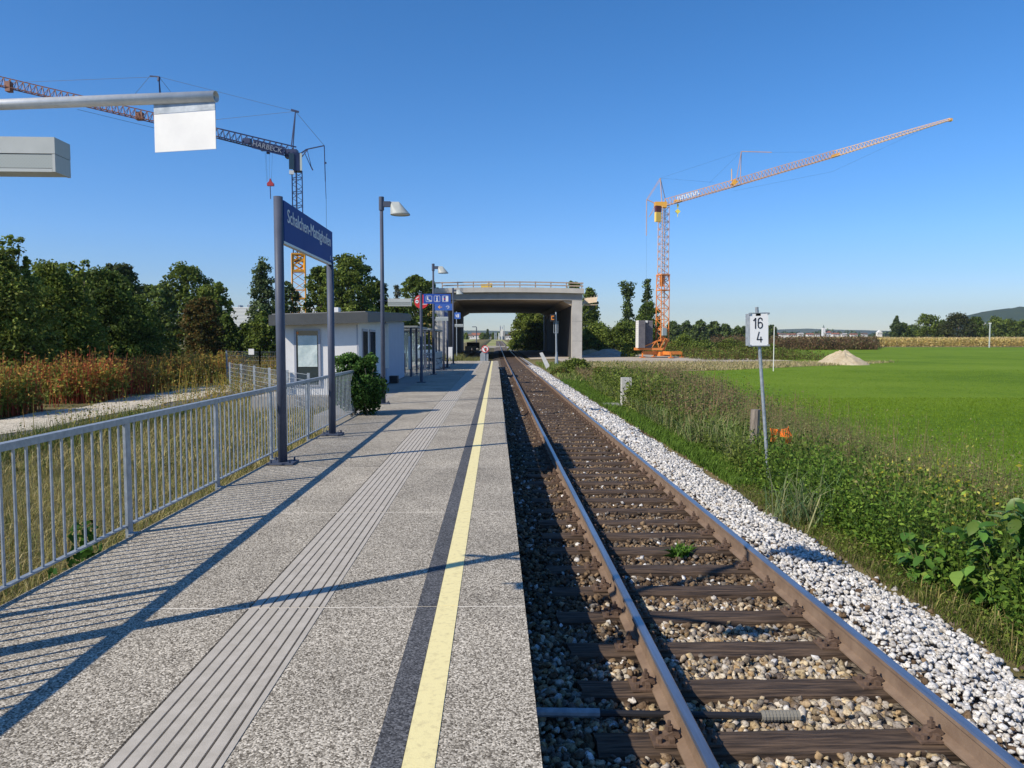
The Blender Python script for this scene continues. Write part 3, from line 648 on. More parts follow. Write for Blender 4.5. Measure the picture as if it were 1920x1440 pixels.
# block and round prohibition sign at the platform end
YB = 61.6; c = P(909, 666, YB)
t = empty('platform_end_block', (c.x, YB, 0), 'grey metal cabinet block standing at the far end of the platform', 'cabinet')
b = MB(); b.poly3([(P(900, 676, YB).x, YB, .0), (P(915.5, 676, YB).x, YB, .0), (P(915.5, 657, YB).x, YB, .82), (P(905, 657, YB).x, YB, .82), (P(900.5, 664, YB).x, YB, .6)], (0, .5, 0)); b.build('body', mat('cabinet_grey', (.28, .31, .34), .6, c2=(.22, .25, .28), ns=3), t)
t = empty('no_entry_sign', (c.x, YB - .1, .8), 'round white sign with red rim and black raised hand at the platform end', 'sign')
cc = P(909.5, 654.5, YB - .08); b = MB(); disc(b, (cc.x, cc.z), .30, YB - .08, 28, .02); b.build('plate', M_WHITE, t)
b = MB(); ring(b, (cc.x, cc.z), .245, .3, YB - .085, 28); flat(b, [(cc.x - .2, cc.z + .16), (cc.x - .16, cc.z + .2), (cc.x + .2, cc.z - .16), (cc.x + .16, cc.z - .2)], YB - .089); b.build('red_rim', M_RED, t)
b = MB(); flat(b, [(cc.x - .0, cc.z - .2), (cc.x + .1, cc.z - .2), (cc.x + .13, cc.z + .02), (cc.x + .1, cc.z + .13), (cc.x + .06, cc.z + .14), (cc.x + .02, cc.z + .1), (cc.x - .03, cc.z + .0), (cc.x - .09, cc.z + .03), (cc.x - .04, cc.z - .1)], YB - .086); b.build('hand_symbol', M_BLACK, t)
MB().tube((cc.x, YB - .03, .0), (cc.x, YB - .03, cc.z), .03, 8).build('post', M_GALV, t)

# ---------------------------------------------------------------- white station building
bl = empty('station_building', (-5.8, 29, 0), 'low white station building with a flat grey roof behind the ivy bush', 'building')
M_WHB = mat('white_render', (.72, .72, .72), .7, c2=(.66, .66, .66), ns=2); M_FRAME = mat('grey_frame', (.34, .36, .42), .5)
M_GLASS = mat('dark_glass', (.03, .045, .05), .06, spec=.8); M_ROOF = mat('roof_edge_grey', (.075, .08, .082), .55, c2=(.055, .06, .062), ns=1.5)
x0, x1, y0, y1 = -6.87, -4.35, 23.8, 35.0
b = MB(); b.prism([(x0, y0), (x1, y0), (x1, y1), (x0, y1)], -.02, [2.26, 2.26, 2.6, 2.6]); b.build('wall', M_WHB, bl)
rf = MB(); rp = [(-7.04, 23.35), (-3.98, 23.35), (-3.98, 35.2), (-7.04, 35.2)]; rf.prism(rp, [2.16, 2.26, 2.62, 2.62], [2.50, 2.585, 2.93, 2.9]); rfo = rf.build('roof', M_ROOF, bl)
MB().prism([(-6.96, 23.43), (-4.06, 23.43), (-4.06, 35.1), (-6.96, 35.1)], [2.506, 2.59, 2.935, 2.905], [2.53, 2.615, 2.96, 2.93]).build('roof_covering', mat('roof_gravel', (.3, .3, .29), .9, c2=(.2, .2, .2), ns=5), rfo)
q = P(620, 586, 26); MB().box(q.x, q.x + .26, 26, 26.4, q.z - .03, q.z + .18).build('roof_box', M_WHITE, bl)
def bpart(name, m, x0, x1, z0, z1, y, th=.03, parent=bl): return MB().box(x0, x1, y - th, y - .001, z0, z1).build(name, m, parent)
wx0, wx1 = P(552, 650, 23.8).x, P(601, 650, 23.8).x; wz1 = P(552, 617, 23.8).z; wz0 = .25
wf = MB(); tW = .05
for a, c, e, f in ((wx0, wx1, wz1 - tW, wz1), (wx0, wx1, wz0, wz0 + tW), (wx0, wx0 + tW * 1.3, wz0 + tW, wz1 - tW), (wx1 - tW * 1.3, wx1, wz0 + tW, wz1 - tW)): wf.box(a, c, 23.8 - .05, 23.799, e, f)
wo_ = wf.build('window', M_FRAME, bl)
bpart('pane', M_GLASS, wx0 + .066, wx1 - .066, wz0 + .051, wz1 - .051, 23.8, .02, wo_)
bpart('poster_sheet', mat('crumpled_sheet', (.62, .70, .68), .5, c2=(.45, .55, .55), ns=3, bump=.03, bs=3.5), wx0 + .12, wx1 - .1, P(0, 688, 23.8).z, P(0, 629, 23.8).z, 23.776, .012, wo_)
bpart('handle_plate', M_ORANGE, wx0 + .08, wx0 + .14, wz1 - .16, wz1 - .09, 23.776, .01, wo_)
for (pa, pb) in ((620.5, 622), (669, 671)): bpart('panel_joint', M_FRAME, P(pa, 650, 23.8).x, P(pb, 650, 23.8).x, 0, 2.2, 23.8, .012)
xs_ = x1
for ya, yb in ((24.35, 25.35), (25.75, 26.95)):
    f = MB().box(xs_ + .001, xs_ + .03, ya, yb, .4, 2.08).build('window', M_FRAME, bl)
    MB().box(xs_ + .031, xs_ + .04, ya + .07, yb - .07, .5, 2.0).build('pane', M_GLASS, f)
MB().box(-4.345, -4.19, 29.3, 29.34, .62, 2.33).build('side_panel', M_WHITE, bl)
MB().box(-4.35, -4.28, 29.34, 34.98, .02, 2.55).build('cladding', mat('cladding_blue_grey', (.40, .45, .56), .6, c2=(.36, .41, .52), ns=1.5), bl)
MB().box(-4.30, -3.95, 30.0, 30.4, -.01, .28).build('base_box', M_BLACK, bl)

# glazed shelters
M_CLEAR = bpy.data.materials.new('clear_glass'); M_CLEAR.use_nodes = True; bb = M_CLEAR.node_tree.nodes['Principled BSDF']; bb.inputs['Transmission Weight'].default_value = .9; bb.inputs['Roughness'].default_value = .02; bb.inputs['Base Color'].default_value = (.75, .85, .85, 1); bb.inputs['IOR'].default_value = 1.1
for (ya, yb, lb) in ((35.6, 40.8, 'glazed waiting shelter with grey frame next to the white building'), (42.6, 53.5, 'farther glazed shelter with flat roof behind the platform posts')):
    t = empty('glass_shelter', (-4.6, ya, 0), lb, 'shelter', 'glazed shelters behind the platform')
    MB().box(-5.9, -3.72, ya, yb, 2.30, 2.40).build('roof', mat('shelter_grey', (.20, .23, .24), .5, c2=(.25, .28, .29), ns=2), t)
    n = max(2, int((yb - ya) / 2.5) + 1)
    for i in range(n):
        y = lerp(ya + .1, yb - .1, i / (n - 1))
        for x in (-4.05, -5.75): MB().box(x - .05, x + .05, y - .05, y + .05, -.02, 2.299).build('post', M_POST, t)
    MB().box(-5.68, -4.12, ya + .02, ya + .035, .3, 2.15).build('glass_panel', M_CLEAR, t)
    for i in range(n - 1):
        y = lerp(ya + .1, yb - .1, i / (n - 1)); y2 = lerp(ya + .1, yb - .1, (i + 1) / (n - 1)); MB().box(-5.76, -5.745, y + .07, y2 - .07, .3, 2.15).build('glass_panel', M_CLEAR, t)
    if ya < 40: MB().box(-4.9, -4.3, ya - .06, ya - .03, .15, 1.1).build('notice_board', mat('notice_brown', (.30, .19, .16), .6), t); MB().box(-4.16, -4.06, ya - .1, ya - .06, .35, 1.9).build('white_strip', M_WHITE, t)

# railing, car, bicycles
t = empty('ramp_railing', (-4, 42, 0), 'grey bar railing between the two shelters', 'railing')
for (pa, pb) in (((-4.15, 41.6), (-3.45, 41.6)), ((-3.5, 41.8), (-3.5, 48.5))):
    pa = Vector((*pa, 0)); pb = Vector((*pb, 0)); b = MB(); b.tube(pa + Vector((0, 0, .98)), pb + Vector((0, 0, .98)), .025, 6); b.tube(pa + Vector((0, 0, .12)), pb + Vector((0, 0, .12)), .015, 6); b.build('rail', M_GALV, t)
    n = int((pb - pa).length / .14)
    for i in range(n + 1):
        p = pa.lerp(pb, i / n); MB().tube(p, p + Vector((0, 0, .98)), .012 if i not in (0, n) else .025, 5).build('baluster', M_GALV, t)
def car(loc, rz, label):
    t = empty('parked_car', (0, 0, 0), label, 'car'); pr = [(-2.1, .35), (-2.1, .75), (-1.85, .95), (-1.1, 1.02), (-.5, 1.42), (.9, 1.45), (1.6, 1.0), (2.05, .85), (2.1, .35)]
    MB().poly3([(x, -.82, z) for x, z in pr], (0, 1.64, 0)).build('body', mat('pale_car_paint', (.55, .62, .70), .25, coat=.6), t)
    MB().poly3([(-1.0, -.825, 1.03), (-.48, -.825, 1.36), (.85, -.825, 1.38), (1.4, -.825, 1.03)], (0, .004, 0)).poly3([(-1.0, .825, 1.03), (-.48, .825, 1.36), (.85, .825, 1.38), (1.4, .825, 1.03)], (0, -.004, 0)).build('side_windows', M_GLASS, t)
    MB().quad((-1.15, -.7, 1.05), (-.55, -.68, 1.41), (-.55, .68, 1.41), (-1.15, .7, 1.05)).quad((1.62, -.7, 1.01), (.97, -.68, 1.44), (.97, .68, 1.44), (1.62, .7, 1.01)).build('windscreen', M_GLASS, t)
    for x in (-1.3, 1.3):
        for y in (-.8, .62): o = MB().tube((x, y, .32), (x, y + .19, .32), .32, 18).build('wheel', M_BLACK, t)
    for y in (-.75, .55):
        MB().box(-2.13, -2.1, y, y + .2, .65, .78).build('headlight', M_WHITE, t)
    t.location = loc; t.rotation_euler = (0, 0, rz); return t
car((-6.6, 62, -.1), radians(60), 'pale blue parked car seen between the platform posts beyond the shelters')
def bicycle():
    t = empty('parked_bicycle', (0, 0, 0), 'dark bicycle leaning by the railing near the second shelter', 'bicycle', 'bicycles parked by the railing')
    for y in (-.52, .52):
        b = MB()
        for i in range(20): u, v = 2 * pi * i / 20, 2 * pi * (i + 1) / 20; b.tube((0, y + .33 * cos(u), .34 + .33 * sin(u)), (0, y + .33 * cos(v), .34 + .33 * sin(v)), .018, 5, cap=False)
        b.build('wheel', M_BLACK, t)
    b = MB().path([(0, -.52, .34), (0, -.15, .80), (0, .42, .85), (0, -.05, .3), (0, -.15, .80)], .016).path([(0, -.52, .34), (0, -.05, .3)], .014).path([(0, .52, .34), (0, .40, 1.0)], .016); b.build('frame', M_POST, t)
    MB().box(-.07, .07, -.28, -.04, .93, .97).tube((0, -.15, .8), (0, -.17, .94), .012).build('saddle', M_BLACK, t); MB().tube((-.28, .36, 1.03), (.28, .36, 1.03), .013).build('handlebar', M_GALV, t); return t
bk = bicycle(); bk.location = (-3.85, 43.6, 0); bk.rotation_euler = (0, .12, radians(80))
c = copy_tree(bk); c.location = (-3.8, 46.0, 0); c.rotation_euler = (0, -.1, radians(95)); c['label'] = 'dark bicycle behind the other one, farther along the railing'

# wire mesh fence left of the building
def mesh_fence(label, pts, z0, z1, sp=.1):
    t = empty('wire_mesh_fence', (pts[0][0], pts[0][1], z0), label, 'fence', 'grey wire mesh fences left of the station building')
    for (xa, ya), (xb, yb) in zip(pts[:-1], pts[1:]):
        a = Vector((xa, ya, 0)); c = Vector((xb, yb, 0)); L = (c - a).length; n = max(1, round(L / 2.5))
        for i in range(n):
            p = a.lerp(c, i / n); q_ = a.lerp(c, (i + 1) / n); MB().box(p.x - .035, p.x + .035, p.y - .035, p.y + .035, z0 - .1, z1 + .05).build('post', M_GALV, t)
            b = MB(); m_ = round(L / n / sp)
            for j in range(1, m_): s_ = p.lerp(q_, j / m_); b.tube(s_ + Vector((0, 0, z0)), s_ + Vector((0, 0, z1)), .0035, 3, cap=False)
            for j in range(8): z = lerp(z0, z1, j / 7); b.tube(p + Vector((0, 0, z)), q_ + Vector((0, 0, z)), .007, 3, cap=False)
            b.build('mesh_panel', M_GALV, t)
        MB().box(c.x - .035, c.x + .035, c.y - .035, c.y + .035, z0 - .1, z1 + .05).build('post', M_GALV, t)
    return t
q = G(432, 735, -.5)
mesh_fence('wire mesh fence whose near corner post stands left of the station sign', [(q.x, q.y), (-4.4, q.y - 7.5)][:1] + [(-5.4, 21.6)], -.45, .72)
mesh_fence('farther wire mesh fence beside the dry weeds', [(P(410, 0, 42).x, 42), (-12.4, 39.5), (-7.9, 39.0)], -.5, 1.1)
MB_ = MB(); q = P(466, 665, 38.8); o = MB_.box(q.x, q.x + .28, 38.8, 38.82, q.z - .0, q.z + .3).build('fence_notice', M_WHITE); tag(o, 'small white notice fixed to the farther wire mesh fence', 'notice')

# ---------------------------------------------------------------- bridge
M_CONC = mat('bridge_concrete', (.33, .325, .31), .85, c2=(.27, .265, .25), ns=.6, bump=.01, bs=4)
M_CONC2 = mat('pale_concrete', (.50, .475, .43), .85, c2=(.40, .38, .35), ns=.5, bump=.008, bs=4)
M_CONCD = mat('joint_and_shade_concrete', (.20, .20, .195), .85, c2=(.32, .31, .29), ns=.35, bump=.01, bs=4, stretch=(1, 1, .35))  # joint lines; on the left inner face deck shade is put into the colour
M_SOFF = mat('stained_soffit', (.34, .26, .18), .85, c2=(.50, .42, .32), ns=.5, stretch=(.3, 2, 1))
M_DARKF = mat('shade_dark_face', (.035, .036, .04), .8, c2=(.06, .06, .062), ns=.5, stretch=(1, 1, .4))  # shade under the deck is put into this wall colour
br = empty('concrete_bridge', (1.7, 95, -.6), 'unfinished concrete road bridge crossing over the railway beyond the platform', 'bridge')
YN, YB_ = 95, 142
XL, XR = -7.75, 11.0
arch = lambda x: .14 * (1 - ((x - 1.6) / 9.5) ** 2)
MB().box(9.65, XR - .05, YN, YB_, -1.2, 6.75).build('right_abutment', M_CONC2, br)
for z in (1.6, 4.1): MB().box(9.66, XR - .06, YN - .012, YN - .001, z, z + .03).build('joint_line', M_CONCD, br)
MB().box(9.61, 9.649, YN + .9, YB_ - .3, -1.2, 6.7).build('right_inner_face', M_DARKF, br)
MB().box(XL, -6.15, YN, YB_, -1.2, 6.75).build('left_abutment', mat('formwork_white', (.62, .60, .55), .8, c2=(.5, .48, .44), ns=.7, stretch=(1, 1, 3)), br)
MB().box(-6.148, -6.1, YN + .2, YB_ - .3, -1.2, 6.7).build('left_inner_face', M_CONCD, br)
MB().box(9.15, 9.6, YB_ - .3, YB_ + 2, -1.2, 6.7).build('rear_pier', M_CONC2, br)
N = 10; xs = [lerp(XL, XR - .02, i / N) for i in range(N + 1)]
b = MB()
for i in range(N):
    a, c = xs[i], xs[i + 1]; za, zc_ = arch(a), arch(c)
    b._add([(a, YN - .0, 6.72 + za), (c, YN, 6.72 + zc_), (c, YN, 7.64 + zc_), (a, YN, 7.64 + za), (a, YB_, 6.72 + za), (c, YB_, 6.72 + zc_), (c, YB_, 7.64 + zc_), (a, YB_, 7.64 + za)], [(0, 1, 2, 3), (3, 2, 6, 7), (4, 7, 6, 5)] + ([(0, 3, 7, 4)] if i == 0 else []) + ([(1, 5, 6, 2)] if i == N - 1 else []))
b.build('deck_girder', M_CONC, br)
b = MB()
for i in range(N):
    a, c = xs[i], xs[i + 1]; za, zc_ = arch(a), arch(c); b.quad((a, YN, 6.72 + za), (a, YB_, 6.72 + za), (c, YB_, 6.72 + zc_), (c, YN, 6.72 + zc_))
b.build('soffit', M_SOFF, br)
b = MB()
for i in range(N):
    a, c = xs[i] - .1, xs[i + 1] - (.1 if i < N - 1 else -.15); za, zc_ = arch(a), arch(c)
    for y in (YN - .55, YB_ - .2):
        b._add([(a, y, 7.62 + za), (c, y, 7.62 + zc_), (c, y, 8.22 + zc_), (a, y, 8.22 + za), (a, y + .75, 7.62 + za), (c, y + .75, 7.62 + zc_), (c, y + .75, 8.22 + zc_), (a, y + .75, 8.22 + za)], [(0, 1, 2, 3), (3, 2, 6, 7), (4, 7, 6, 5), (0, 4, 5, 1)] + ([(0, 3, 7, 4)] if i == 0 else []) + ([(1, 5, 6, 2)] if i == N - 1 else []))
b.build('parapet', M_CONC2, br)
hb = MB()   # haunches
hb.poly3([(-6.09, YN + .3, 6.7), (-5.0, YN + .3, 6.7), (-6.09, YN + .3, 6.1)], (0, YB_ - YN - .8, 0)); hb.poly3([(9.6, YN + .3, 6.7), (8.5, YN + .3, 6.7), (9.6, YN + .3, 6.1)], (0, YB_ - YN - .8, 0)); hb.build('haunch', M_SOFF, br)
M_PLANK = mat('construction_timber', (.42, .32, .25), .8, c2=(.32, .24, .18), ns=3, stretch=(.3, 3, 3))
t = empty('timber_guard_rail', (1.6, 94.7, 8.3), 'timber construction guard rail with two planks along the bridge deck', 'railing')
for i in range(10):
    x = lerp(XL + 1.0, XR - .15, i / 9); MB().box(x - .06, x + .06, 94.6, 94.72, 8.2 + arch(x), 9.0 + arch(x)).build('post', M_PLANK, t)
for z in (8.82, 8.45):
    for i in range(5):
        a = lerp(XL - .1 if z > 8.6 else XL + 1, XR, i / 5); c = lerp(XL - .1 if z > 8.6 else XL + 1, XR, (i + 1) / 5) + .05; b = MB(); b.poly3([(a, 94.56 - .02 * (i % 2), z + arch(a)), (c, 94.56 - .02 * (i % 2), z + arch(c)), (c, 94.56 - .02 * (i % 2), z + .15 + arch(c)), (a, 94.56 - .02 * (i % 2), z + .15 + arch(a))], (0, .03, 0)); b.build('plank', M_PLANK, t)
q = P(904, 538, 99); t = tag(MB().cbox((q.x + .5, 99, q.z + .12), 1.3, .8, .5).cbox((q.x + 1.0, 99, q.z + .2), .7, .6, .5).build('yellow_tarp_bundle', mat('tarp_yellow', (.75, .5, .08), .6)), 'yellow covered bundle lying on the bridge deck behind the guard rail', 'bundle')
# scaffold ladder tower
M_SCAF = mat('yellow_steel', (.72, .52, .16), .5, c2=(.6, .42, .12), ns=2)
sx0, sx1 = P(794.5, 600, 92).x, P(807.5, 600, 92).x; zt = P(800, 574, 92).z
t = empty('scaffold_tower', (sx0, 92, -.5), 'yellow scaffold ladder tower left of the bridge abutment', 'scaffold')
for x in (sx0, sx1 - .3, sx1):
    for y in (92, 93.3): MB().tube((x, y, -.5), (x, y, zt + (.5 if x == sx1 else 0)), .05, 5).build('upright', M_SCAF, t)
for i in range(22):
    z = -.2 + i * .3
    MB().tube((sx0, 92, z), (sx1 - .3, 92, z), .035, 4).build('rung', M_SCAF, t)
for z in (1.2, 3.2, 5.2): MB().box(sx0 - .15, sx1 + .35, 91.95, 93.3, z, z + .06).tube((sx1 - .2, 91.9, z + .5), (sx1 + .5, 91.9, z + .5), .03, 4).build('platform', M_SCAF, t)
# formwork to the right of the bridge
q = P(1092, 571, 98); q2 = P(1117, 571, 98)
t = empty('timber_formwork', (q.x, 98, q.z), 'timber formwork platform jutting out right of the bridge deck', 'formwork')
for i in range(5):
    x = lerp(q.x, q2.x, i / 4); MB().tube((x, 98, q.z + .05), (x + .4, 98.8 + i * .1, q.z + .9 + .1 * i), .06, 4).build('strut', M_PLANK, t)
MB().box(q.x - .1, q2.x + .2, 97.6, 99.5, q.z - .08, q.z + .0).build('deck', mat('pale_timber', (.66, .54, .38), .8, c2=(.5, .38, .26), ns=3), t)
MB().poly3([(q.x, 97.7, q.z + .05), (q2.x + .1, 97.7, q.z + .3), (q2.x + .25, 98.2, q.z + 1.0), (q.x + .4, 98.2, q.z + .85)], (0, .05, 0)).build('board', mat('pale_timber', (.6, .5, .36)), t)
MB().tube((q2.x, 97.8, q.z), (q.x + .1, 97.8, q.z - 1.6), .04, 4).build('brace', M_POST, t)

# ---------------------------------------------------------------- right crane (orange, self-erecting)
YC = 96.
CX = P(1241.5, 660, YC).x; gz = T(CX, YC) + .07
M_COR = mat('crane_orange', (.78, .27, .045), .5, c2=(.6, .2, .05), ns=1.2); M_CPK = mat('crane_faded_orange', (.58, .38, .29), .5, c2=(.48, .29, .21), ns=1)
cr = empty('orange_tower_crane', (CX, YC, gz), 'orange tower crane with a long raised jib on the gravel yard right of the bridge', 'crane')
zM = P(1241, 388, YC).z; zmid = P(1241, 545, YC).z; z0c = P(1241, 640, YC).z
MB().truss4((CX, YC, z0c), (CX, YC, zmid + 2), 1.16, 1.16, 12, .065, .035, twist=.35).build('mast_lower_section', M_COR, cr)
MB().truss4((CX, YC, zmid + 1.2), (CX, YC, zM), .98, .98, 20, .055, .03, twist=.35).build('mast_upper_section', M_CPK, cr)
b = MB(); M3 = Matrix.Rotation(.35, 3, 'Z'); 
for z in (zmid + 2, zmid + .05, z0c + 1.6, z0c + .1): MB().cbox((CX, YC, z), 1.3, 1.3, .14, M3).build('mast_collar', M_COR, cr)
b = MB(); b.cbox((CX - .25, YC - .4, zmid + 1.2), .55, .08, 1.4, M3); b.build('mast_panel', M_COR, cr)
q = P(1233.5, 407, YC - .6); MB().cbox(q, .75, .4, 1.2, M3).build('operator_box', mat('crane_yellow', (.85, .55, .12), .5), cr)
MB().cbox(q + Vector((0, 0, 1.0)), .75, .4, .8, M3).build('winch_housing', mat('dark_maroon', (.12, .03, .03), .5), cr)
MB().cbox(P(1245, 622, YC - .7), .62, .3, .95, M3).build('control_cabinet', mat('cabinet_pale', (.4, .46, .45), .5), cr)
# undercarriage
b = MB(); 
for ang in (pi * .06, pi * .56, pi * 1.06, pi * 1.56):
    d = Vector((cos(ang), sin(ang), 0)); e = Vector((CX, YC, gz + .62)); M4 = Matrix.Rotation(ang, 3, 'Z')
    b.cbox(e + d * 1.5, 2.4, .38, .42, M4); b.cbox(e + d * 2.7 - Vector((0, 0, .3)), .14, .14, .8, M4); b.cbox(e + d * 2.7 - Vector((0, 0, .55)), .6, .5, .1, M4)
b.cbox((CX, YC, gz + .5), 1.5, 1.5, .55, M3); b.build('outrigger_frame', M_COR, cr)
b = MB(); pL = P(1196, 656, YC); pR = P(1246, 640, YC)
for dy in (-.7, .7):
    b.path([Vector((pL.x, YC + dy, gz + 1.15)), Vector((CX - .4, YC + dy * .8, gz + 1.15)), Vector((CX + .3, YC + dy * .6, gz + 2.6)), Vector((pL.x + 1.4, YC + dy, gz + 1.75)), Vector((pL.x, YC + dy, gz + 1.2))], .1, 4)
    b.path([Vector((CX - 1.6, YC + dy, gz + 1.15)), Vector((CX - .9, YC + dy, gz + 2.2)), Vector((CX - .5, YC + dy, gz + 1.1)), Vector((CX + .2, YC + dy, gz + 2.5))], .07, 4)
    b.path([Vector((CX + .75, YC + dy * .5, gz + 2.5)), Vector((CX + .1, YC + dy * .5, gz + .9))], .12, 4)
b.cbox((lerp(pL.x, CX, .42), YC, gz + 1.12), 3.4, 1.5, .3); b.build('slewing_frame', M_COR, cr)
M_BLK = mat('ballast_block_dark', (.10, .095, .11), .8, c2=(.15, .14, .15), ns=2); M_BLW = mat('ballast_block_white_end', (.75, .74, .70), .7)
for (pa, pb, py_, zz) in ((1190, 1206, -.5, 14), (1208.5, 1222, .2, 14)):
    xa, xb = P(pa, 600, YC).x, P(pb, 600, YC).x; za, zb = P(pa, 652, YC).z, P(pa, 601, YC).z
    for i in range(zz):
        z = lerp(za, zb, i / zz); z2 = lerp(za, zb, (i + 1) / zz) - .015
        b = MB(); b.box(xa + .26 if pa < 1200 else xa, xb, YC + py_ - .9, YC + py_ + .9, z, z2); k = 0
        if pa < 1200: b.mi = 1; b.box(xa + .22, xa + .259, YC + py_ - .9, YC + py_ + .9, z, z2)
        b.build('ballast_block', [M_BLK, M_BLW], cr)
q = P(1212, 603, YC - .8); MB().cbox(q, .3, .1, .28).build('white_plate', M_WHITE, cr)
# jib
j0 = P(1247, 386, YC); j1 = P(1378, 349, YC - 2.5); j2 = P(1568, 293, YC - 5); j3 = P(1782, 225, YC - 8)
MB().truss3(j0, j1, .75, .75, .85, .8, 22, .06, .028).build('jib_inner_section', M_CPK, cr)
MB().truss3(j1, j2, .75, .65, .85, .75, 30, .055, .026).build('jib_middle_section', M_CPK, cr)
MB().truss3(j2, j3, .6, .45, .7, .22, 32, .05, .024).build('jib_outer_section', mat('crane_pale_orange', (.74, .50, .34), .5), cr)
b = MB().cbox(j1 + Vector((-.1, 0, .4)), .5, .6, .7, Matrix.Rotation(.6, 3, 'Y')); b.tube(j1 + Vector((-.4, 0, .6)), j1 + Vector((-.45, 0, 2.1)), .05, 4); b.cbox(j2 + Vector((-.1, 0, .1)), .9, .6, .3, Matrix.Rotation(-.3, 3, 'Y')); b.cbox(j3, .3, .4, .3); b.cbox(j0 + Vector((-.6, 0, .1)), 1.5, .9, .7); pieces(b, 'jib_hinge', mat('crane_yellow2', (.78, .40, .06), .5), cr)
ap = P(1238, 334, YC); bk_ = P(1212.5, 374, YC); k2 = P(1390, 284, YC - 2.5); k3 = P(1447, 285.5, YC - 3)
b = MB(); b.tube(P(1241.5, 385, YC - .3), ap, .06, 4); b.tube(P(1249, 380, YC + .3), ap, .05, 4); b.tube(bk_, ap, .05, 4); b.tube(bk_ + Vector((.15, 0, 0)), ap + Vector((0, 0, -.3)), .03, 4); b.tube(bk_, P(1234, 384, YC), .07, 4); b.tube(bk_, P(1212, 442, YC), .05, 4)
b.path([P(1229, 384, YC), P(1217, 407, YC)], .05, 4); b.path([P(1231, 388, YC), P(1217, 407, YC)], .03, 4)
for dy, px in ((-.3, 1380), (.3, 1388)): b.tube(P(px, 340, YC - 2.5 + dy), k2, .05, 4)
b.tube(k2, k3, .055, 4); pieces(b, 'tie_mast', M_CPK, cr)
M_CABLE = mat('steel_cable', (.10, .11, .13), .5)
b = MB(); 
for a, c in ((ap, k2), (k3, P(1530, 285, YC - 4.5)), (k2, P(1330, 343, YC - 1)), (ap, P(1340, 342, YC - 1)), (P(1212, 442, YC), P(1212, 606, YC)), (P(1375, 358, YC - 3), P(1560, 322, YC - 5)), (P(1560, 322, YC - 5), P(1730, 243, YC - 7.5))): MB().tube(a, c, .009, 3, cap=False).build('cable', M_CABLE, cr)
q = P(1271, 377, YC - .4); MB().cbox(q, .9, .7, .25).build('trolley', mat('crane_yellow2', (.7, .4, .1)), cr)
b = MB(); b.tube(q, q - Vector((0, 0, .9)), .02, 4).cbox(q - Vector((0, 0, .6)), .18, .18, .45).cbox(q - Vector((0, 0, 1.3)), .5, .2, .45, Matrix.Rotation(.78, 3, 'Y')).tube(q - Vector((0, 0, 1.5)), q - Vector((0, 0, 2.0)), .04, 5); b.build('hook_block', mat('hook_yellow', (.8, .68, .12), .5), cr)
jd = (j1 - j0).normalized(); jn = jd.cross(Vector((0, 0, 1))).normalized(); ju = jn.cross(jd)
b = MB()          # the white letters on this jib are too small in the photograph to be read: plain upright strokes of their size
for i in range(10):
    o_ = j0 + jd * (1.7 + .28 * i) + jn * .42 + ju * .12
    b.poly3([o_, o_ + jd * .08, o_ + jd * .08 + ju * .5, o_ + ju * .5], jn * .02); b.poly3([o_ + jd * .08 + ju * (.1 if i % 2 else .38), o_ + jd * .2 + ju * (.1 if i % 2 else .38), o_ + jd * .2 + ju * (.2 if i % 2 else .48), o_ + jd * .08 + ju * (.2 if i % 2 else .48)], jn * .02)
tag(b.build('faded_lettering', M_WHITE, cr), kind='stuff')

# ---------------------------------------------------------------- left crane (blue and yellow)
YL = 85.
M_NAVY = mat('crane_navy', (.012, .025, .09), .5, c2=(.02, .035, .11), ns=1); M_CY = mat('crane_amber', (.80, .38, .03), .5, c2=(.65, .29, .02), ns=1); M_RO = mat('crane_rust_orange', (.28, .11, .06), .55, c2=(.20, .08, .05), ns=1)
cb = P(562, 630, YL); LX = cb.x
cl = empty('blue_and_yellow_tower_crane', (LX, YL, -.6), 'tower crane with yellow lower mast and navy upper mast behind the station building', 'crane')
zz = lambda py: P(560, py, YL).z
MB().truss4((LX, YL, -.6), (LX, YL, zz(477)), 1.42, 1.42, 12, .09, .045, twist=.25).build('mast_lower_section', M_CY, cl)
b = MB(); M3 = Matrix.Rotation(.25, 3, 'Z')
for py in (477, 508, 560): MB().cbox((LX, YL, zz(py)), 1.5, 1.5, .16, M3).build('mast_collar', M_CY, cl)
b.truss4((LX, YL, zz(508)), (LX, YL, zz(478)), 1.2, 1.2, 3, .12, .1, twist=.25); b.build('mast_sleeve', M_CY, cl)
MB().truss4((LX, YL, zz(490)), (LX, YL, zz(322)), 1.08, 1.08, 13, .06, .035, twist=.25).tube((LX - .1, YL, zz(490)), (LX - .1, YL, zz(320)), .09, 5).build('mast_upper_section', M_NAVY, cl)
MB().cbox((LX + .05, YL, (zz(322) + zz(288)) / 2), .95, 1.1, zz(288) - zz(322), M3).build('mast_head', M_NAVY, cl)
MB().cbox((LX - .42, YL - .65, (zz(318) + zz(292)) / 2), .55, .25, 1.7, M3).build('cab', M_GLASS, cl)
MB().cbox((LX - .42, YL - .7, zz(326)), .5, .2, .42, M3).build('white_plate', M_WHITE, cl)
MB().box(LX + .5, LX + .72, YL - .62, YL - .55, zz(322), zz(290)).build('side_panel', mat('cabinet_pale', (.4, .46, .45)), cl)
j0 = P(552, 294, YL); jm = P(290, 229, YL - 3); je = P(-140, 128, YL - 8)
jk = P(410, 258, YL - 1.6)
MB().truss3(j0, jk, .95, .9, 1.1, .95, 13, .085, .035).build('jib_inner_section', M_NAVY, cl)
MB().truss3(jk, jm, .85, .8, .95, .9, 11, .07, .032).build('jib_middle_section', mat('crane_dark_mix', (.10, .06, .06), .5), cl)
MB().truss3(jm, je, .85, .6, .95, .9, 36, .06, .03).build('jib_outer_section', M_RO, cl)
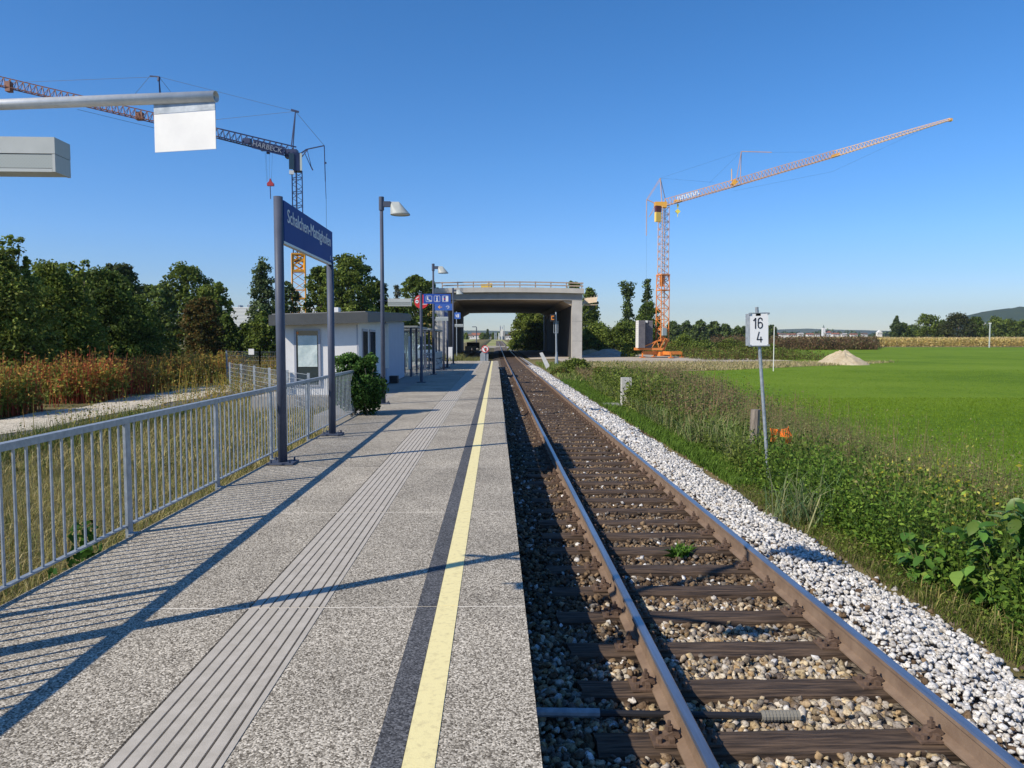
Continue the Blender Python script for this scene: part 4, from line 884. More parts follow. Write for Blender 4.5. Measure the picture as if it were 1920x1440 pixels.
b = MB().cbox(P(262, 218, YL - 3), .7, .6, .8).cbox(P(17, 163, YL - 6.3), .5, .6, 1.0); pieces(b, 'jib_joint', M_RO, cl)
b = MB().cbox(P(464, 265, YL - 1), .8, .8, .5).cbox(P(547, 289, YL), 1.3, .9, .9).cbox(P(503, 279, YL - .7), 1.7, .9, .35); b.cbox(P(503, 285, YL - .7), .3, .3, .4); pieces(b, 'jib_joint', M_NAVY, cl)
ap = P(554, 209, YL); st = P(608, 273, YL)
b = MB(); b.tube(P(546, 276, YL - .4), ap, .07, 4); b.tube(P(549, 282, YL + .4), ap, .07, 4); b.tube(P(546, 206, YL), P(560, 210, YL), .14, 4); b.tube(P(558, 292, YL), P(575, 280, YL), .09, 4); b.tube(P(575, 280, YL), st, .075, 4); b.tube(P(566, 294, YL), P(577, 280, YL), .06, 4); b.tube(st, P(610, 340, YL), .05, 4); b.tube(P(610, 304, YL), P(610, 307, YL), .13, 6); b.tube(P(610, 340, YL), P(611.5, 373, YL), .03, 4)
b.tube(P(570, 284, YL), P(584.5, 316, YL), .05, 4); b.tube(P(576, 281, YL), P(584.5, 316, YL), .04, 4); b.tube(P(584, 314, YL), P(586.5, 319, YL), .09, 4)
mj = P(298, 144, YL - 3); b.tube(P(302, 228, YL - 3.2), mj, .07, 4); b.tube(P(306, 228, YL - 2.8), mj, .05, 4); b.tube(P(281, 142.5, YL - 3), mj, .08, 4); b.tube(mj, P(297.5, 152, YL - 3), .15, 5)
pieces(b, 'tie_mast', M_NAVY, cl)
b = MB()
for a, c in ((ap, mj), (ap, P(408, 224, YL - 1.6)), (P(408, 224, YL - 1.6), P(330, 232, YL - 2)), (mj, P(20, 155, YL - 6)), (P(281, 143, YL - 3), P(250, 180, YL - 3)), (mj, P(320, 172, YL - 2.5)), (st, ap), (P(611.5, 373, YL), P(613, 590, YL)), (P(145, 205, YL - 5), P(290, 240, YL - 3))): MB().tube(a, c, .022, 3, cap=False).build('cable', M_CABLE, cl)
for px in (497, 499, 505, 511): MB().tube(P(px, 285, YL - .7), P(lerp(px, 505, .4), 340, YL - .7), .01, 3, cap=False).build('hoist_rope', M_CABLE, cl)
q = P(506.5, 343, YL - .7); b = MB(); b.poly3([q + Vector(v) for v in ((-.36, 0, -.3), (.36, 0, -.3), (.36, 0, -.02), (.12, 0, .2), (.02, 0, .5), (-.02, 0, .5), (-.12, 0, .2), (-.36, 0, -.02))], (0, .35, 0)); b.build('hook_block', mat('hook_red', (.35, .02, .03), .5), cl)
MB().tube(q - Vector((0, 0, .3)), q - Vector((-.02, 0, 1.75)), .05, 5).build('hook_chain', M_NAVY, cl)
jd = (j0 - jk).normalized(); jn = jd.cross(Vector((0, 0, 1))).normalized(); ju = jn.cross(jd)
s0 = P(473, 275, YL - 1.6)
MB().poly3([s0 + Vector((-.1, .06, -.12)), s0 + jd * 3.3 + Vector((0, .06, -.12)), s0 + jd * 3.3 + ju * .95 + Vector((0, .06, -.1)), s0 + ju * .95 + Vector((-.1, .06, -.1))], (0, .03, 0)).build('name_panel', M_NAVY, cl)
put_text(text_mesh('HARBECK', .8, .01), 'lettering', mat('lettering_pale', (.30, .34, .42), .5), cl, s0 + ju * .1, jd, ju, 3.1, .55)

# ---------------------------------------------------------------- hectometre board
a = G(1441, 905, -.66); Yk = 12.0; a = P(1441, 900, Yk); top = P(1419, 578, Yk)
t = empty('kilometre_board', (a.x, Yk, T(a.x, Yk)), 'white board reading 16 over 4 on a leaning galvanised pole right of the track', 'sign')
d = (top - a).normalized(); foot = a + d * ((T(a.x, Yk) - .05 - a.z) / d.z)
MB().tube(foot, top + d * .02, .027, 14).build('pole', M_GALV, t, smooth=False)
c0 = P(1404.5, 648, Yk - .05); ux = Vector((.999, .0, .02)).normalized(); uz = (d - ux * d.dot(ux)).normalized(); n_ = ux.cross(uz)
W_, Hh = .30, .51; pl = [c0, c0 + ux * W_, c0 + ux * W_ + uz * Hh, c0 + uz * Hh]; pl = [p + Vector((.012, 0, 0)) for p in pl]
MB().poly3(pl, -n_ * .004).build('plate', mat('board_white', (.85, .85, .85), .4), t)
b = MB(); L_ = [pl[0] - Vector((.035, -.1, .0)), pl[0], pl[3], pl[3] - Vector((.035, -.1, .0))]; b.poly3(L_, (.003, 0, 0)); b.build('side_plate', M_GALV, t)
b = MB(); b.tube(pl[3] + uz * .01, pl[2] + uz * .01, .008, 6); b.tube(pl[0] - uz * .01, pl[1] - uz * .01, .008, 6)
for p in pl: b.cbox(p + Vector((0, -.005, 0)), .035, .02, .03)
b.cbox(top - d * .1 + Vector((0, -.02, 0)), .08, .06, .05); b.build('clamp', M_GALV, t)
M_DIG = mat('digit_black', (.03, .035, .05), .6)
def thick(b, pts, wdt, org):
    for p, q_ in zip(pts[:-1], pts[1:]):
        p = Vector(p); q_ = Vector(q_); e = (q_ - p).normalized(); nn = Vector((-e.y, e.x)) * wdt / 2; e = e * wdt * .3
        cs = [p - nn - e, q_ - nn + e, q_ + nn + e, p + nn - e]; b.poly3([org + ux * c_.x + uz * c_.y + n_ * .002 for c_ in cs], n_ * .002)
ORG = pl[0]
b = MB(); thick(b, [(.062, .40), (.092, .435), (.092, .275)], .02, ORG); b.build('digit', M_DIG, t)
six = [(.2, .405), (.193, .428), (.172, .441), (.15, .435), (.137, .41), (.135, .36), (.135, .32), (.142, .29), (.165, .276), (.19, .286), (.202, .31), (.202, .34), (.19, .362), (.165, .370), (.142, .358)]
b = MB(); thick(b, six, .018, ORG); b.build('digit', M_DIG, t)
b = MB(); thick(b, [(.150, .215), (.118, .095), (.20, .095)], .018, ORG); thick(b, [(.178, .135), (.178, .055)], .018, ORG); b.build('digit', M_DIG, t)

# old wooden post, orange netting, concrete marker, slabs
q = P(1412, 800, 14.2); b = MB(); b.tube((q.x, 14.2, -1), (P(1413, 768, 14.2).x + .04, 14.2, P(1413, 768, 14.2).z), .097, 9, .088)
o = b.build('wooden_post', mat('weathered_post', (.17, .14, .115), .9, c2=(.28, .24, .2), ns=6, bump=.01, bs=20, stretch=(4, 4, .5)), None); tag(o, 'short weathered wooden post left of the kilometre board pole', 'post')
qa = P(1446, 803, 12.2); qc = P(1483, 806, 12.2)
b = MB(); N_ = 12; M_ = 9; net = {}
for i in range(N_ + 1):
    for j in range(M_ + 1):
        u = i / N_; v_ = j / M_; net[i, j] = Vector((lerp(qa.x, qc.x, u) + .02 * sin(v_ * 5 + i), 12.2 + .05 * sin(u * 7) + .04 * sin(v_ * 6 + u * 3), qa.z - .22 * (1 - v_) - .03 * sin(u * 4) - .05 * u * (1 - v_) + random.uniform(-.006, .006)))
for i in range(N_ + 1):
    for j in range(M_ + 1):
        if 3 < i < 8 and j < 5: continue
        if i < N_: b.tube(net[i, j], net[i + 1, j], .006, 4, cap=False)
        if j < M_: b.tube(net[i, j], net[i, j + 1], .006, 4, cap=False)
o = b.build('orange_safety_netting', mat('net_orange', (.85, .20, .02), .6)); tag(o, 'piece of bright orange safety netting caught in the weeds beside the wooden post', 'netting')
q = P(1174, 755, 27.5); z = T(q.x, 27.5); b = MB(); b.box(q.x - .18, q.x + .18, 27.4, 27.7, z - .1, P(1174, 708, 27.5).z); o = b.build('concrete_marker', mat('marker_concrete', (.55, .54, .51), .85, c2=(.42, .41, .38), ns=6, bump=.005, bs=30)); tag(o, 'upright pale concrete marker post in the verge right of the track', 'post')
b = MB().box(q.x - .85, q.x - .22, 27.1, 28.1, z - .1, z + .14); tag(b.build('concrete_slab', M_CONC), 'flat grey concrete slab lying left of the concrete marker post', 'slab')
ya = 60; pa = P(1012, 662, ya); pb = P(1027, 690, ya); b = MB(); b.poly3([pa, P(1017.5, 661, ya), P(1030, 684, ya), P(1030, 687, ya), P(1024.5, 691.5, ya)], (0, .5, 0)); tag(b.build('leaning_slab', mat('leaning_white', (.68, .68, .66), .7, c2=(.58, .58, .56), ns=3)), 'white slab leaning over beside the track near the signal', 'slab')
# signal
YG = 73; s0 = P(1043.5, 683, YG); s1 = P(1041.5, 585, YG)
t = empty('railway_signal', (s0.x, YG, T(s0.x, YG)), 'railway signal mast with orange lit lamp box in front of the right bridge abutment', 'signal')
MB().tube((s0.x, YG, T(s0.x, YG)), (s0.x - .08, YG, s1.z), .10, 10, .07).build('mast', M_GALV, t, smooth=False)
MB().tube((s0.x, YG, T(s0.x, YG)), (s0.x, YG, .6), .2, 10, .1).build('mast_foot', M_GALV, t)
q = P(1036.5, 596, YG); hd = MB().box(q.x - .28, q.x + .24, YG - .25, YG + .1, q.z - .35, q.z + .35).build('lamp_box', M_BLACK, t)
b = MB(); 
for (a, c, e, f) in ((-.17, .1, .12, .2), (-.17, -.09, -.2, .12), (-.09, .1, -.2, -.12)): b.box(q.x + a, q.x + c, YG - .27, YG - .251, q.z + e, q.z + f)
b.build('lit_figure', mat('signal_orange', (.9, .3, .03), .5), hd)
b = MB(); 
for x in (q.x + .1, s0.x + .12): b.tube((x, YG - .05, P(0, 624, YG).z), (x, YG - .05, P(0, 601, YG).z), .03, 4)
for py in (603, 624): b.tube((q.x + .1, YG - .05, P(0, py, YG).z), (s0.x + .12, YG - .05, P(0, py, YG).z), .03, 4)
b.build('backboard_frame', M_GALV, t)
# cable conduit crossing under the near rail
zc = -.52; a = G(1012, 1374, zc); c = G(1418, 1368, zc)
t = empty('cable_conduit', (a.x, a.y, zc), 'cable conduit crossing under the near rail with a ribbed open end', 'conduit')
MB().tube((.18, 4.36 - .0, zc), (.62, 4.36, zc - .01), .028, 10).build('pale_sleeve', M_GALV, t, smooth=False)
MB().tube((.55, 4.36, zc - .01), (1.75, 4.36, zc - .045), .022, 10).build('pipe', M_BLACK, t)
b = MB(); 
for i in range(22): x = 1.60 + i * .0105; b.tube((x, 4.36, zc - .04), (x + .0105, 4.36, zc - .04), .034 if i % 2 else .030, 12)
b.build('ribbed_end', mat('ribbed_grey', (.22, .21, .18), .7), t)

# ---------------------------------------------------------------- vegetation builders
def crown_np(c, z0, z1, R, nclump, nleaf, leaf, cols, shape='round', flat_=.7, jit=.2, cl_r=.22, ry=1.):
    u = rng.random(nclump) ** .85
    prof = {'round': lambda u: np.sqrt(np.clip(1 - (1.75 * u - .82) ** 2, .03, 1)), 'cone': lambda u: np.clip(1.05 - u, .08, 1) ** .8,
            'shrub': lambda u: np.sqrt(np.clip(1 - u ** 2.2, .05, 1)), 'thin': lambda u: .55 + .45 * np.sin(u * 9 + c[0])}[shape](u)
    th = rng.random(nclump) * 2 * pi; rr = R * prof * (rng.random(nclump) ** .45)
    cc = np.stack([c[0] + rr * np.cos(th), c[1] + ry * rr * np.sin(th), z0 + (z1 - z0) * u], 1) + rng.standard_normal((nclump, 3)) * R * .06
    k = rng.integers(0, nclump, nleaf); r = R * cl_r * (.55 + 1.0 * rng.random((nclump, 1)))
    off = unit(rng.standard_normal((nleaf, 3))) * rng.random((nleaf, 1)) ** .6 * r[k] * np.array([[1, 1, flat_]])
    C = cc[k] + off; nf = int(nleaf * .3)          # loose leaves between the clumps
    uf = rng.random(nf) ** .9; pf = {'round': lambda u: np.sqrt(np.clip(1 - (1.75 * u - .82) ** 2, .03, 1)), 'cone': lambda u: np.clip(1.05 - u, .08, 1) ** .8,
            'shrub': lambda u: np.sqrt(np.clip(1 - u ** 2.2, .05, 1)), 'thin': lambda u: .55 + .45 * np.sin(u * 9 + c[0])}[shape](uf)
    tf = rng.random(nf) * 2 * pi; bump_ = 1 + .13 * np.sin(tf * 3 + uf * 7 + c[0]) + .10 * np.sin(tf * 7 - uf * 13); rf_ = R * pf * bump_ * rng.random(nf) ** .5
    C[:nf] = np.stack([c[0] + rf_ * np.cos(tf), c[1] + ry * rf_ * np.sin(tf), z0 + (z1 - z0) * uf], 1)
    C[:, 2] = np.maximum(C[:, 2], z0 - .1 * (z1 - z0))
    out = unit(off + np.array([[0, 0, .4]]) * R * cl_r)
    V, F = leaf_quads(C, leaf, .6, .5, .08, N=out * 1.2)
    tint = (1 + .22 * rng.standard_normal((nclump, 1)))[k]
    base = palette(nleaf, cols, jit); return V, F, np.clip(base * np.clip(tint, .55, 1.6), .004, .9), cc
def tree(name, label, cat, px, ytop, Y, wpx, cols, shape='round', ybase=None, nclump=60, nleaf=6000, leaf=.28, group=None, cl_r=.2, low=.06, trunk=True, ry=.8, jit=.2):
    q = P(px, ytop, Y); R = wpx * (1.22 if nleaf > 3000 and Y > 50 else 1.05) / 2 * Y / 1400; gz_ = T(q.x, Y) if ybase is None else P(px, ybase, Y).z; h = q.z - gz_
    t = empty(name, (q.x, Y, gz_), label, cat, group)
    z0 = gz_ + h * low; V, F, C, cc = crown_np((q.x, Y), z0, q.z - R * cl_r * .4, R * .9, int(nclump * 2.2), int(nleaf * 1.25), leaf * 1.12, cols, shape, cl_r=cl_r * 1.0, ry=ry, jit=jit)
    me = np_mesh('crown', V - np.array([[q.x, Y, gz_]]), F, LEAF, C); link('crown', me, t)
    if trunk:
        b = MB(); r0 = max(.06, h * .022); p0 = Vector((q.x, Y, gz_ - .2)); mid = Vector((q.x + random.uniform(-.3, .3), Y, gz_ + h * .5)); tp = Vector((q.x, Y, gz_ + h * .9))
        b.tube(p0, mid, r0, 7, r0 * .65); b.tube(mid, tp, r0 * .65, 6, r0 * .15)
        for i in rng.integers(0, len(cc), 9):
            e = Vector(cc[i]); tt = random.uniform(.15, .75); b.tube(p0.lerp(mid, min(1, tt * 2)) if tt < .5 else mid.lerp(tp, (tt - .5) * 2), e, r0 * .35, 5, r0 * .08)
        b.build('trunk', BARK, t)
    return t
GD = [(.068, .105, .02), (.10, .15, .03), (.14, .19, .038)]
GM = [(.11, .16, .028), (.16, .215, .04), (.205, .255, .052)]
GY = [(.15, .19, .03), (.21, .25, .045), (.26, .28, .07)]
GB = [(.095, .14, .055), (.13, .18, .075), (.08, .115, .05)]
GR = [(.17, .10, .03), (.12, .10, .03), (.07, .09, .025)]
gT = 'shrubs and trees behind the weeds on the left'
tree('large_shrub', 'tall pale green shrub with loose shoots at the left edge of the picture', 'shrub', -25, 466, 30, 250, GM + GY, 'shrub', nclump=190, nleaf=36000, leaf=.12, group=gT, cl_r=.17, low=.05)
tree('sapling', 'thin poplar-like sapling rising above the shrubs at the far left', 'tree', 12, 441, 31, 55, GM, 'thin', nclump=26, nleaf=1700, leaf=.145, group=gT, cl_r=.26)
tree('sapling', 'slim leafy sapling top just right of the far-left one', 'tree', 48, 478, 31, 44, GY[:2] + GM, 'cone', nclump=26, nleaf=2000, leaf=.145, group=gT, cl_r=.28)
tree('large_shrub', 'broad dark shrub behind the yellow-green weeds', 'shrub', 92, 497, 34, 200, GM + GY[:1], 'shrub', nclump=170, nleaf=34000, leaf=.13, group=gT, cl_r=.17, low=.03)
tree('sapling', 'pair-like narrow leafy shoot standing above the dark shrubs', 'tree', 141, 489, 36, 24, GM, 'thin', nclump=16, nleaf=800, leaf=.16, group=gT, cl_r=.35)
tree('sapling', 'narrow leafy shoot right beside its twin above the shrubs', 'tree', 158, 488, 36, 24, GM, 'thin', nclump=16, nleaf=800, leaf=.16, group=gT, cl_r=.35)
tree('sapling', 'yellowish slim sapling above the dark shrubs', 'tree', 118, 492, 35, 34, GY, 'cone', nclump=20, nleaf=1200, leaf=.16, group=gT, cl_r=.3)
tree('large_shrub', 'dark rounded shrub in shade behind the red-stemmed weeds', 'shrub', 185, 508, 39, 210, GD + [(.055, .09, .02)], 'shrub', nclump=170, nleaf=34000, leaf=.14, group=gT, cl_r=.16, low=.02)
tree('walnut_tree', 'spreading tree with feathery bronze-tipped crown above the dark shrubs', 'tree', 222, 494, 46, 92, GB + [(.11, .11, .045)], 'round', nclump=70, nleaf=8500, leaf=.2, group=gT, cl_r=.2)
tree('large_shrub', 'low dark bush at the right end of the shaded thicket', 'shrub', 262, 556, 45, 110, GD, 'shrub', nclump=60, nleaf=8500, leaf=.14, group=gT, cl_r=.2, low=.02)
gM = 'trees behind the dry weeds left of the station'
tree('bushy_tree', 'small rounded grey-green tree left of the tall maple', 'tree', 292, 532, 58, 70, GB + GM, 'round', nclump=50, nleaf=6500, leaf=.24, group=gM, cl_r=.22)
tree('maple_tree', 'tall dark green tree with pointed top left of the station sign', 'tree', 350, 496, 66, 92, GM + GD, 'round', nclump=70, nleaf=9000, leaf=.26, group=gM, cl_r=.2)
tree('bushy_tree', 'green tree with spreading crown right of the pointed maple', 'tree', 397, 531, 62, 68, GM, 'round', nclump=50, nleaf=6500, leaf=.24, group=gM)
tree('reddish_tree', 'small tree with reddish brown autumn leaves in front of the taller trees', 'tree', 378, 556, 54, 66, GR, 'round', nclump=50, nleaf=6500, leaf=.2, group=gM)
tree('bushy_tree', 'dark low tree in front of the white factory', 'tree', 425, 592, 60, 56, GD, 'shrub', nclump=40, nleaf=4500, leaf=.24, group=gM)
tree('bushy_tree', 'dark low tree between the factory and the sign post', 'tree', 458, 606, 62, 48, GD, 'shrub', nclump=36, nleaf=3500, leaf=.24, group=gM)
tree('larch_tree', 'slender pale blue-green conical tree left of the sign post', 'tree', 491, 487, 66, 80, GB, 'cone', nclump=60, nleaf=5500, leaf=.22, group=gM, cl_r=.22)
tree('bushy_tree', 'low leafy tree at the foot of the pale conical tree', 'tree', 492, 585, 60, 62, GM + GD, 'shrub', nclump=40, nleaf=5500, leaf=.22, group=gM)
tree('bushy_tree', 'dark tree between the sign posts beside the crane mast', 'tree', 536, 527, 74, 50, GD + GB, 'round', nclump=40, nleaf=4500, leaf=.26, group=gM)
gB = 'trees behind the station building'
tree('broad_tree', 'broad dark tree behind the station building right of the crane mast', 'tree', 606, 497, 76, 66, GD + GM, 'round', nclump=60, nleaf=7500, leaf=.28, group=gB)
tree('broad_tree', 'tallest dense tree behind the station building between sign and lamp post', 'tree', 655, 479, 74, 92, GD + GM, 'round', nclump=90, nleaf=11000, leaf=.28, group=gB)
tree('broad_tree', 'dense dark tree crown directly behind the nearest lamp post', 'tree', 702, 527, 78, 62, GD, 'round', nclump=50, nleaf=6500, leaf=.3, group=gB)
tree('willow_tree', 'thin pale grey willow top behind the first loudspeaker', 'tree', 744, 533, 82, 46, [(.14, .15, .10), (.10, .12, .07)], 'cone', nclump=30, nleaf=1600, leaf=.2, group=gB)
tree('broad_tree', 'green tree rising behind the round red sign', 'tree', 780, 516, 88, 62, GM + GD, 'round', nclump=60, nleaf=7000, leaf=.3, group=gB)
tree('broad_tree', 'dark low tree behind the roof tip of the station building', 'tree', 742, 565, 72, 80, GD, 'shrub', nclump=50, nleaf=6500, leaf=.28, group=gB)
tree('broad_tree', 'dark tree squeezed between the red sign and the bridge', 'tree', 808, 527, 100, 36, GD, 'round', nclump=30, nleaf=3500, leaf=.32, group=gB)
gR = 'trees and bushes right of the bridge'
tree('roadside_tree', 'dense green tree seen through the bridge opening right of the track', 'tree', 992, 575, 150, 66, GM + GY[:1], 'shrub', nclump=80, nleaf=11000, leaf=.42, group=gR, low=.0, ry=1.6)
tree('roadside_tree', 'yellowish green tree against the right pier under the bridge', 'tree', 1012, 590, 146, 50, GY + GM, 'shrub', nclump=60, nleaf=7000, leaf=.38, group=gR, low=.0)
tree('roadside_tree', 'bushy crown just showing above the bridge deck on the right', 'tree', 1076, 527, 160, 36, GM, 'round', nclump=40, nleaf=3500, leaf=.45, group=gR)
tree('roadside_tree', 'dark tree behind the timber formwork right of the bridge', 'tree', 1106, 540, 140, 54, GD + GM, 'cone', nclump=60, nleaf=6500, leaf=.4, group=gR)
tree('roadside_tree', 'wide bushy tree low behind the gravel heap', 'tree', 1120, 606, 125, 70, GM, 'shrub', nclump=60, nleaf=6500, leaf=.34, group=gR, low=0)
tree('roadside_tree', 'low bush between the gravel heap and the ballast blocks', 'bush', 1168, 604, 122, 72, GM + GD, 'shrub', nclump=60, nleaf=6500, leaf=.34, group=gR, low=0)
tree('alder_tree', 'tall thin alder with open crown left of the orange crane', 'tree', 1178, 526, 135, 34, GB + GD, 'thin', nclump=34, nleaf=3200, leaf=.4, group=gR, cl_r=.4)
tree('alder_tree', 'tall thin alder right beside the orange crane mast', 'tree', 1214, 522, 138, 28, GB + GD, 'thin', nclump=26, nleaf=2200, leaf=.4, group=gR, cl_r=.45)
tree('alder_tree', 'dense crown touching the left side of the orange crane mast', 'tree', 1216, 566, 130, 44, GD, 'round', nclump=40, nleaf=4000, leaf=.36, group=gR)
tree('roadside_tree', 'dark bushy tree behind the ballast blocks', 'tree', 1205, 590, 128, 60, GD + GM, 'shrub', nclump=50, nleaf=5000, leaf=.36, group=gR, low=0)
tree('verge_bush', 'small bush at the left foot of the crane ballast', 'bush', 1182, 640, 100, 34, GM, 'shrub', nclump=30, nleaf=2500, leaf=.2, group=gR, low=0, trunk=False)
for px, yt, wv, Yv, cols, lb in ((1284, 628, 40, 110, GM, 'dark rounded bush right of the orange crane'), (1262, 640, 50, 112, GM + GR[:1], 'low bush behind the orange crane foot'), (1320, 640, 60, 104, GM, 'low green bush beyond the dry grass'), (1365, 636, 64, 100, GR[1:] + GM, 'brownish bush left of the kilometre board'), (1400, 643, 60, 96, GM + GR[1:], 'bush behind the pole of the kilometre board'), (1440, 648, 56, 94, GM, 'bright bush right of the kilometre board')):
    tree('field_bush', lb, 'bush', px, yt, Yv, wv * 1.15, cols, 'shrub', nclump=40, nleaf=4200, leaf=.2, group='bushes at the field edge by the crane', low=0, trunk=False, ry=1.3)
gF = 'trees beyond the fields'
far = [(1262, 603, 240, 34), (1286, 605, 250, 36), (1312, 601, 245, 34), (1338, 603, 250, 32), (1360, 608, 260, 30), (1382, 613, 270, 26), (1422, 610, 330, 26), (1447, 609, 330, 22), (1396, 611, 330, 24), (1332, 609, 290, 24)]
posn = ['first tree of the wood right of the orange crane', 'second tree of the wood right of the crane', 'tallest tree of the wood right of the crane', 'fourth tree of the wood right of the crane', 'tree near the right end of the wood', 'last low tree of the wood right of the crane', 'dark tree directly behind the kilometre board', 'round tree just right behind the kilometre board', 'tree just left behind the kilometre board', 'tree filling the gap in the far wood']
for (px, yt, Yv, wv), lb in zip(far, posn): tree('distant_tree', lb, 'tree', px, yt, Yv, wv * 1.2, GD + GB, 'shrub', nclump=30, nleaf=1900, leaf=.8, group=gF, low=0)
for px, yt, Yv, wv, cols, lb, shp in ((1681, 592, 260, 16, GB, 'leaning narrow tree standing alone left of the farm trees', 'thin'), (1690, 605, 262, 30, GB + GD, 'round tree at the left end of the farm tree group', 'round'), (1712, 610, 300, 34, GD + GB, 'low bluish tree in the farm tree group', 'shrub'), (1741, 588, 262, 42, GD + GM, 'tall round tree in the middle of the farm tree group', 'round'), (1768, 600, 280, 36, GD, 'dark tree left of the widest farm tree', 'shrub'), (1797, 586, 255, 56, [(.07, .08, .03), (.05, .065, .025)], 'widest olive-dark tree of the farm tree group', 'shrub'), (1830, 594, 262, 34, GD, 'dark tree at the right end of the farm tree group', 'shrub'), (1868, 594, 290, 38, GM + GD, 'yellowish-topped tree below the wooded hill', 'shrub'), (1892, 598, 292, 40, GD + GM, 'tree near the right edge below the wooded hill', 'shrub'), (1918, 600, 290, 44, GD, 'tree cut by the right edge of the picture', 'shrub')):
    tree('distant_tree', lb, 'tree', px, yt, Yv, wv * 1.15, cols, shp, nclump=45, nleaf=3200, leaf=.6, group='farm trees on the right horizon', low=0, cl_r=.22)
# tree lines that read as one mass
def treeline(name, label, xa, xb, Y, h, n, leaf, cols, kind='stuff'):
    x = rng.uniform(xa, xb, n); prof = h * (.6 + .25 * np.sin(x * .045) + .2 * np.sin(x * .13 + 2) + .12 * np.sin(x * .4)); z = np.array([T(a, Y) for a in x]) + prof * rng.random(n) ** .7
    C = np.stack([x, Y + rng.uniform(-12, 12, n), z], 1); V, F = leaf_quads(C, leaf, .8, .6); return tag(link(name, np_mesh(name, V, F, LEAF, palette(n, cols, .3))), label, None, None, kind)
treeline('far_wood', 'dark line of far-off woodland along the horizon', -900, -180, 520, 12, 9000, 2.2, GD)
treeline('far_wood', 'low far-off tree belt behind the town on the right', 100, 1150, 1100, 9, 11000, 3.0, GB)
treeline('far_wood', 'low far-off tree belt seen below the bridge', -260, 110, 700, 7, 6000, 1.8, GD + GB)
treeline('far_wood', 'tree belt at the foot of the wooded hill', 560, 1400, 1300, 14, 7000, 3.2, GB)

# ivy bush at the end of the fence
def blob(c, R, n, leaf, cols, lumps=26, name='foliage', parent=None):
    V0 = unit(rng.standard_normal((lumps, 3))) * R * .62; k = rng.integers(0, lumps, n); o_ = unit(rng.standard_normal((n, 3)))
    C = np.array(c) + V0[k] + o_ * np.array(R) * .42 * rng.random((n, 1)) ** .33; V, F = leaf_quads(C, leaf, .75, .4, .1, N=unit(C - np.array(c)) * 1.1); return V, F, palette(n, cols, .28)
bc = Vector((-3.12, 17.25, 0)); t = empty('ivy_bush', bc, 'dense dark green ivy bush growing over the end of the fence', 'bush')
V, F, C = blob((0, 0, .62), np.array([.66, .6, .68]), 13000, .062, [(.025, .06, .012), (.045, .10, .02), (.07, .15, .03)], 40); link('foliage', np_mesh('foliage', V, F, LEAF, C), t)
V, F, C = blob((-.22, 0, 1.18), np.array([.45, .4, .25]), 2200, .06, [(.07, .15, .03), (.12, .22, .05)], 14); link('sprigs', np_mesh('sprigs', V, F, LEAF, C), t)
V, F, C = blob((.1, .1, 1.2), np.array([.3, .3, .28]), 1300, .06, [(.07, .15, .03), (.12, .22, .05)], 10); link('sprigs', np_mesh('sprigs', V, F, LEAF, C), t)
tag(t)
b = MB(); 
for i in range(14): b.tube((random.uniform(-.3, .3), random.uniform(-.3, .3), 0), (random.uniform(-.5, .5), random.uniform(-.4, .4), random.uniform(.7, 1.3)), .012, 5)
b.build('stems', BARK, t, world=False)

# ---------------------------------------------------------------- grasses and weeds
def grass(name, label, pts, h, wid, cols, lean=.5, m=DRY, jit=.2):
    B = np.stack([pts[:, 0], pts[:, 1], Tv(pts[:, 0], pts[:, 1]) + .01], 1); V, F = blades(B, h, wid, lean)
    return tag(link(name, np_mesh(name, V, F, m, palette(len(B), cols, jit))), label, None, None, 'stuff')
def rnd(n, x0, x1, y0, y1, bias=1.): return np.stack([x0 + (x1 - x0) * rng.random(n), y0 + (y1 - y0) * rng.random(n) ** bias], 1)
DG = [(.34, .28, .10), (.46, .38, .17), (.24, .24, .07), (.52, .44, .23)]
GG = [(.09, .14, .03), (.13, .18, .04), (.07, .11, .02)]
grass('dry_grass', 'dry yellowish grass slope seen through the fence', rnd(52000, -8.5, -3.3, 3, 13, 1.1), .22, .007, DG + GG[:1], .9)
grass('dry_grass', 'dry yellowish grass farther along the fence', rnd(32000, -10.5, -3.3, 12, 34, 1.3), .30, .014, DG + GG[:1], .8)
grass('dry_grass', 'tufts of green grass beside the asphalt path', rnd(7000, -10.3, -8.6, 8, 22), .5, .016, GG + DG[:1], .6)
grass('verge_grass', 'short green grass growing out below the fence at the platform edge', rnd(5000, -3.34, -3.22, 2, 17), .36, .010, GG + DG[:2], .4)
grass('verge_grass', 'tall yellow-green grass beyond the platform end', rnd(6000, -5.5, -1.0, 62.5, 78), .8, .04, [(.2, .2, .06), (.28, .25, .1), (.12, .15, .04)], .4)
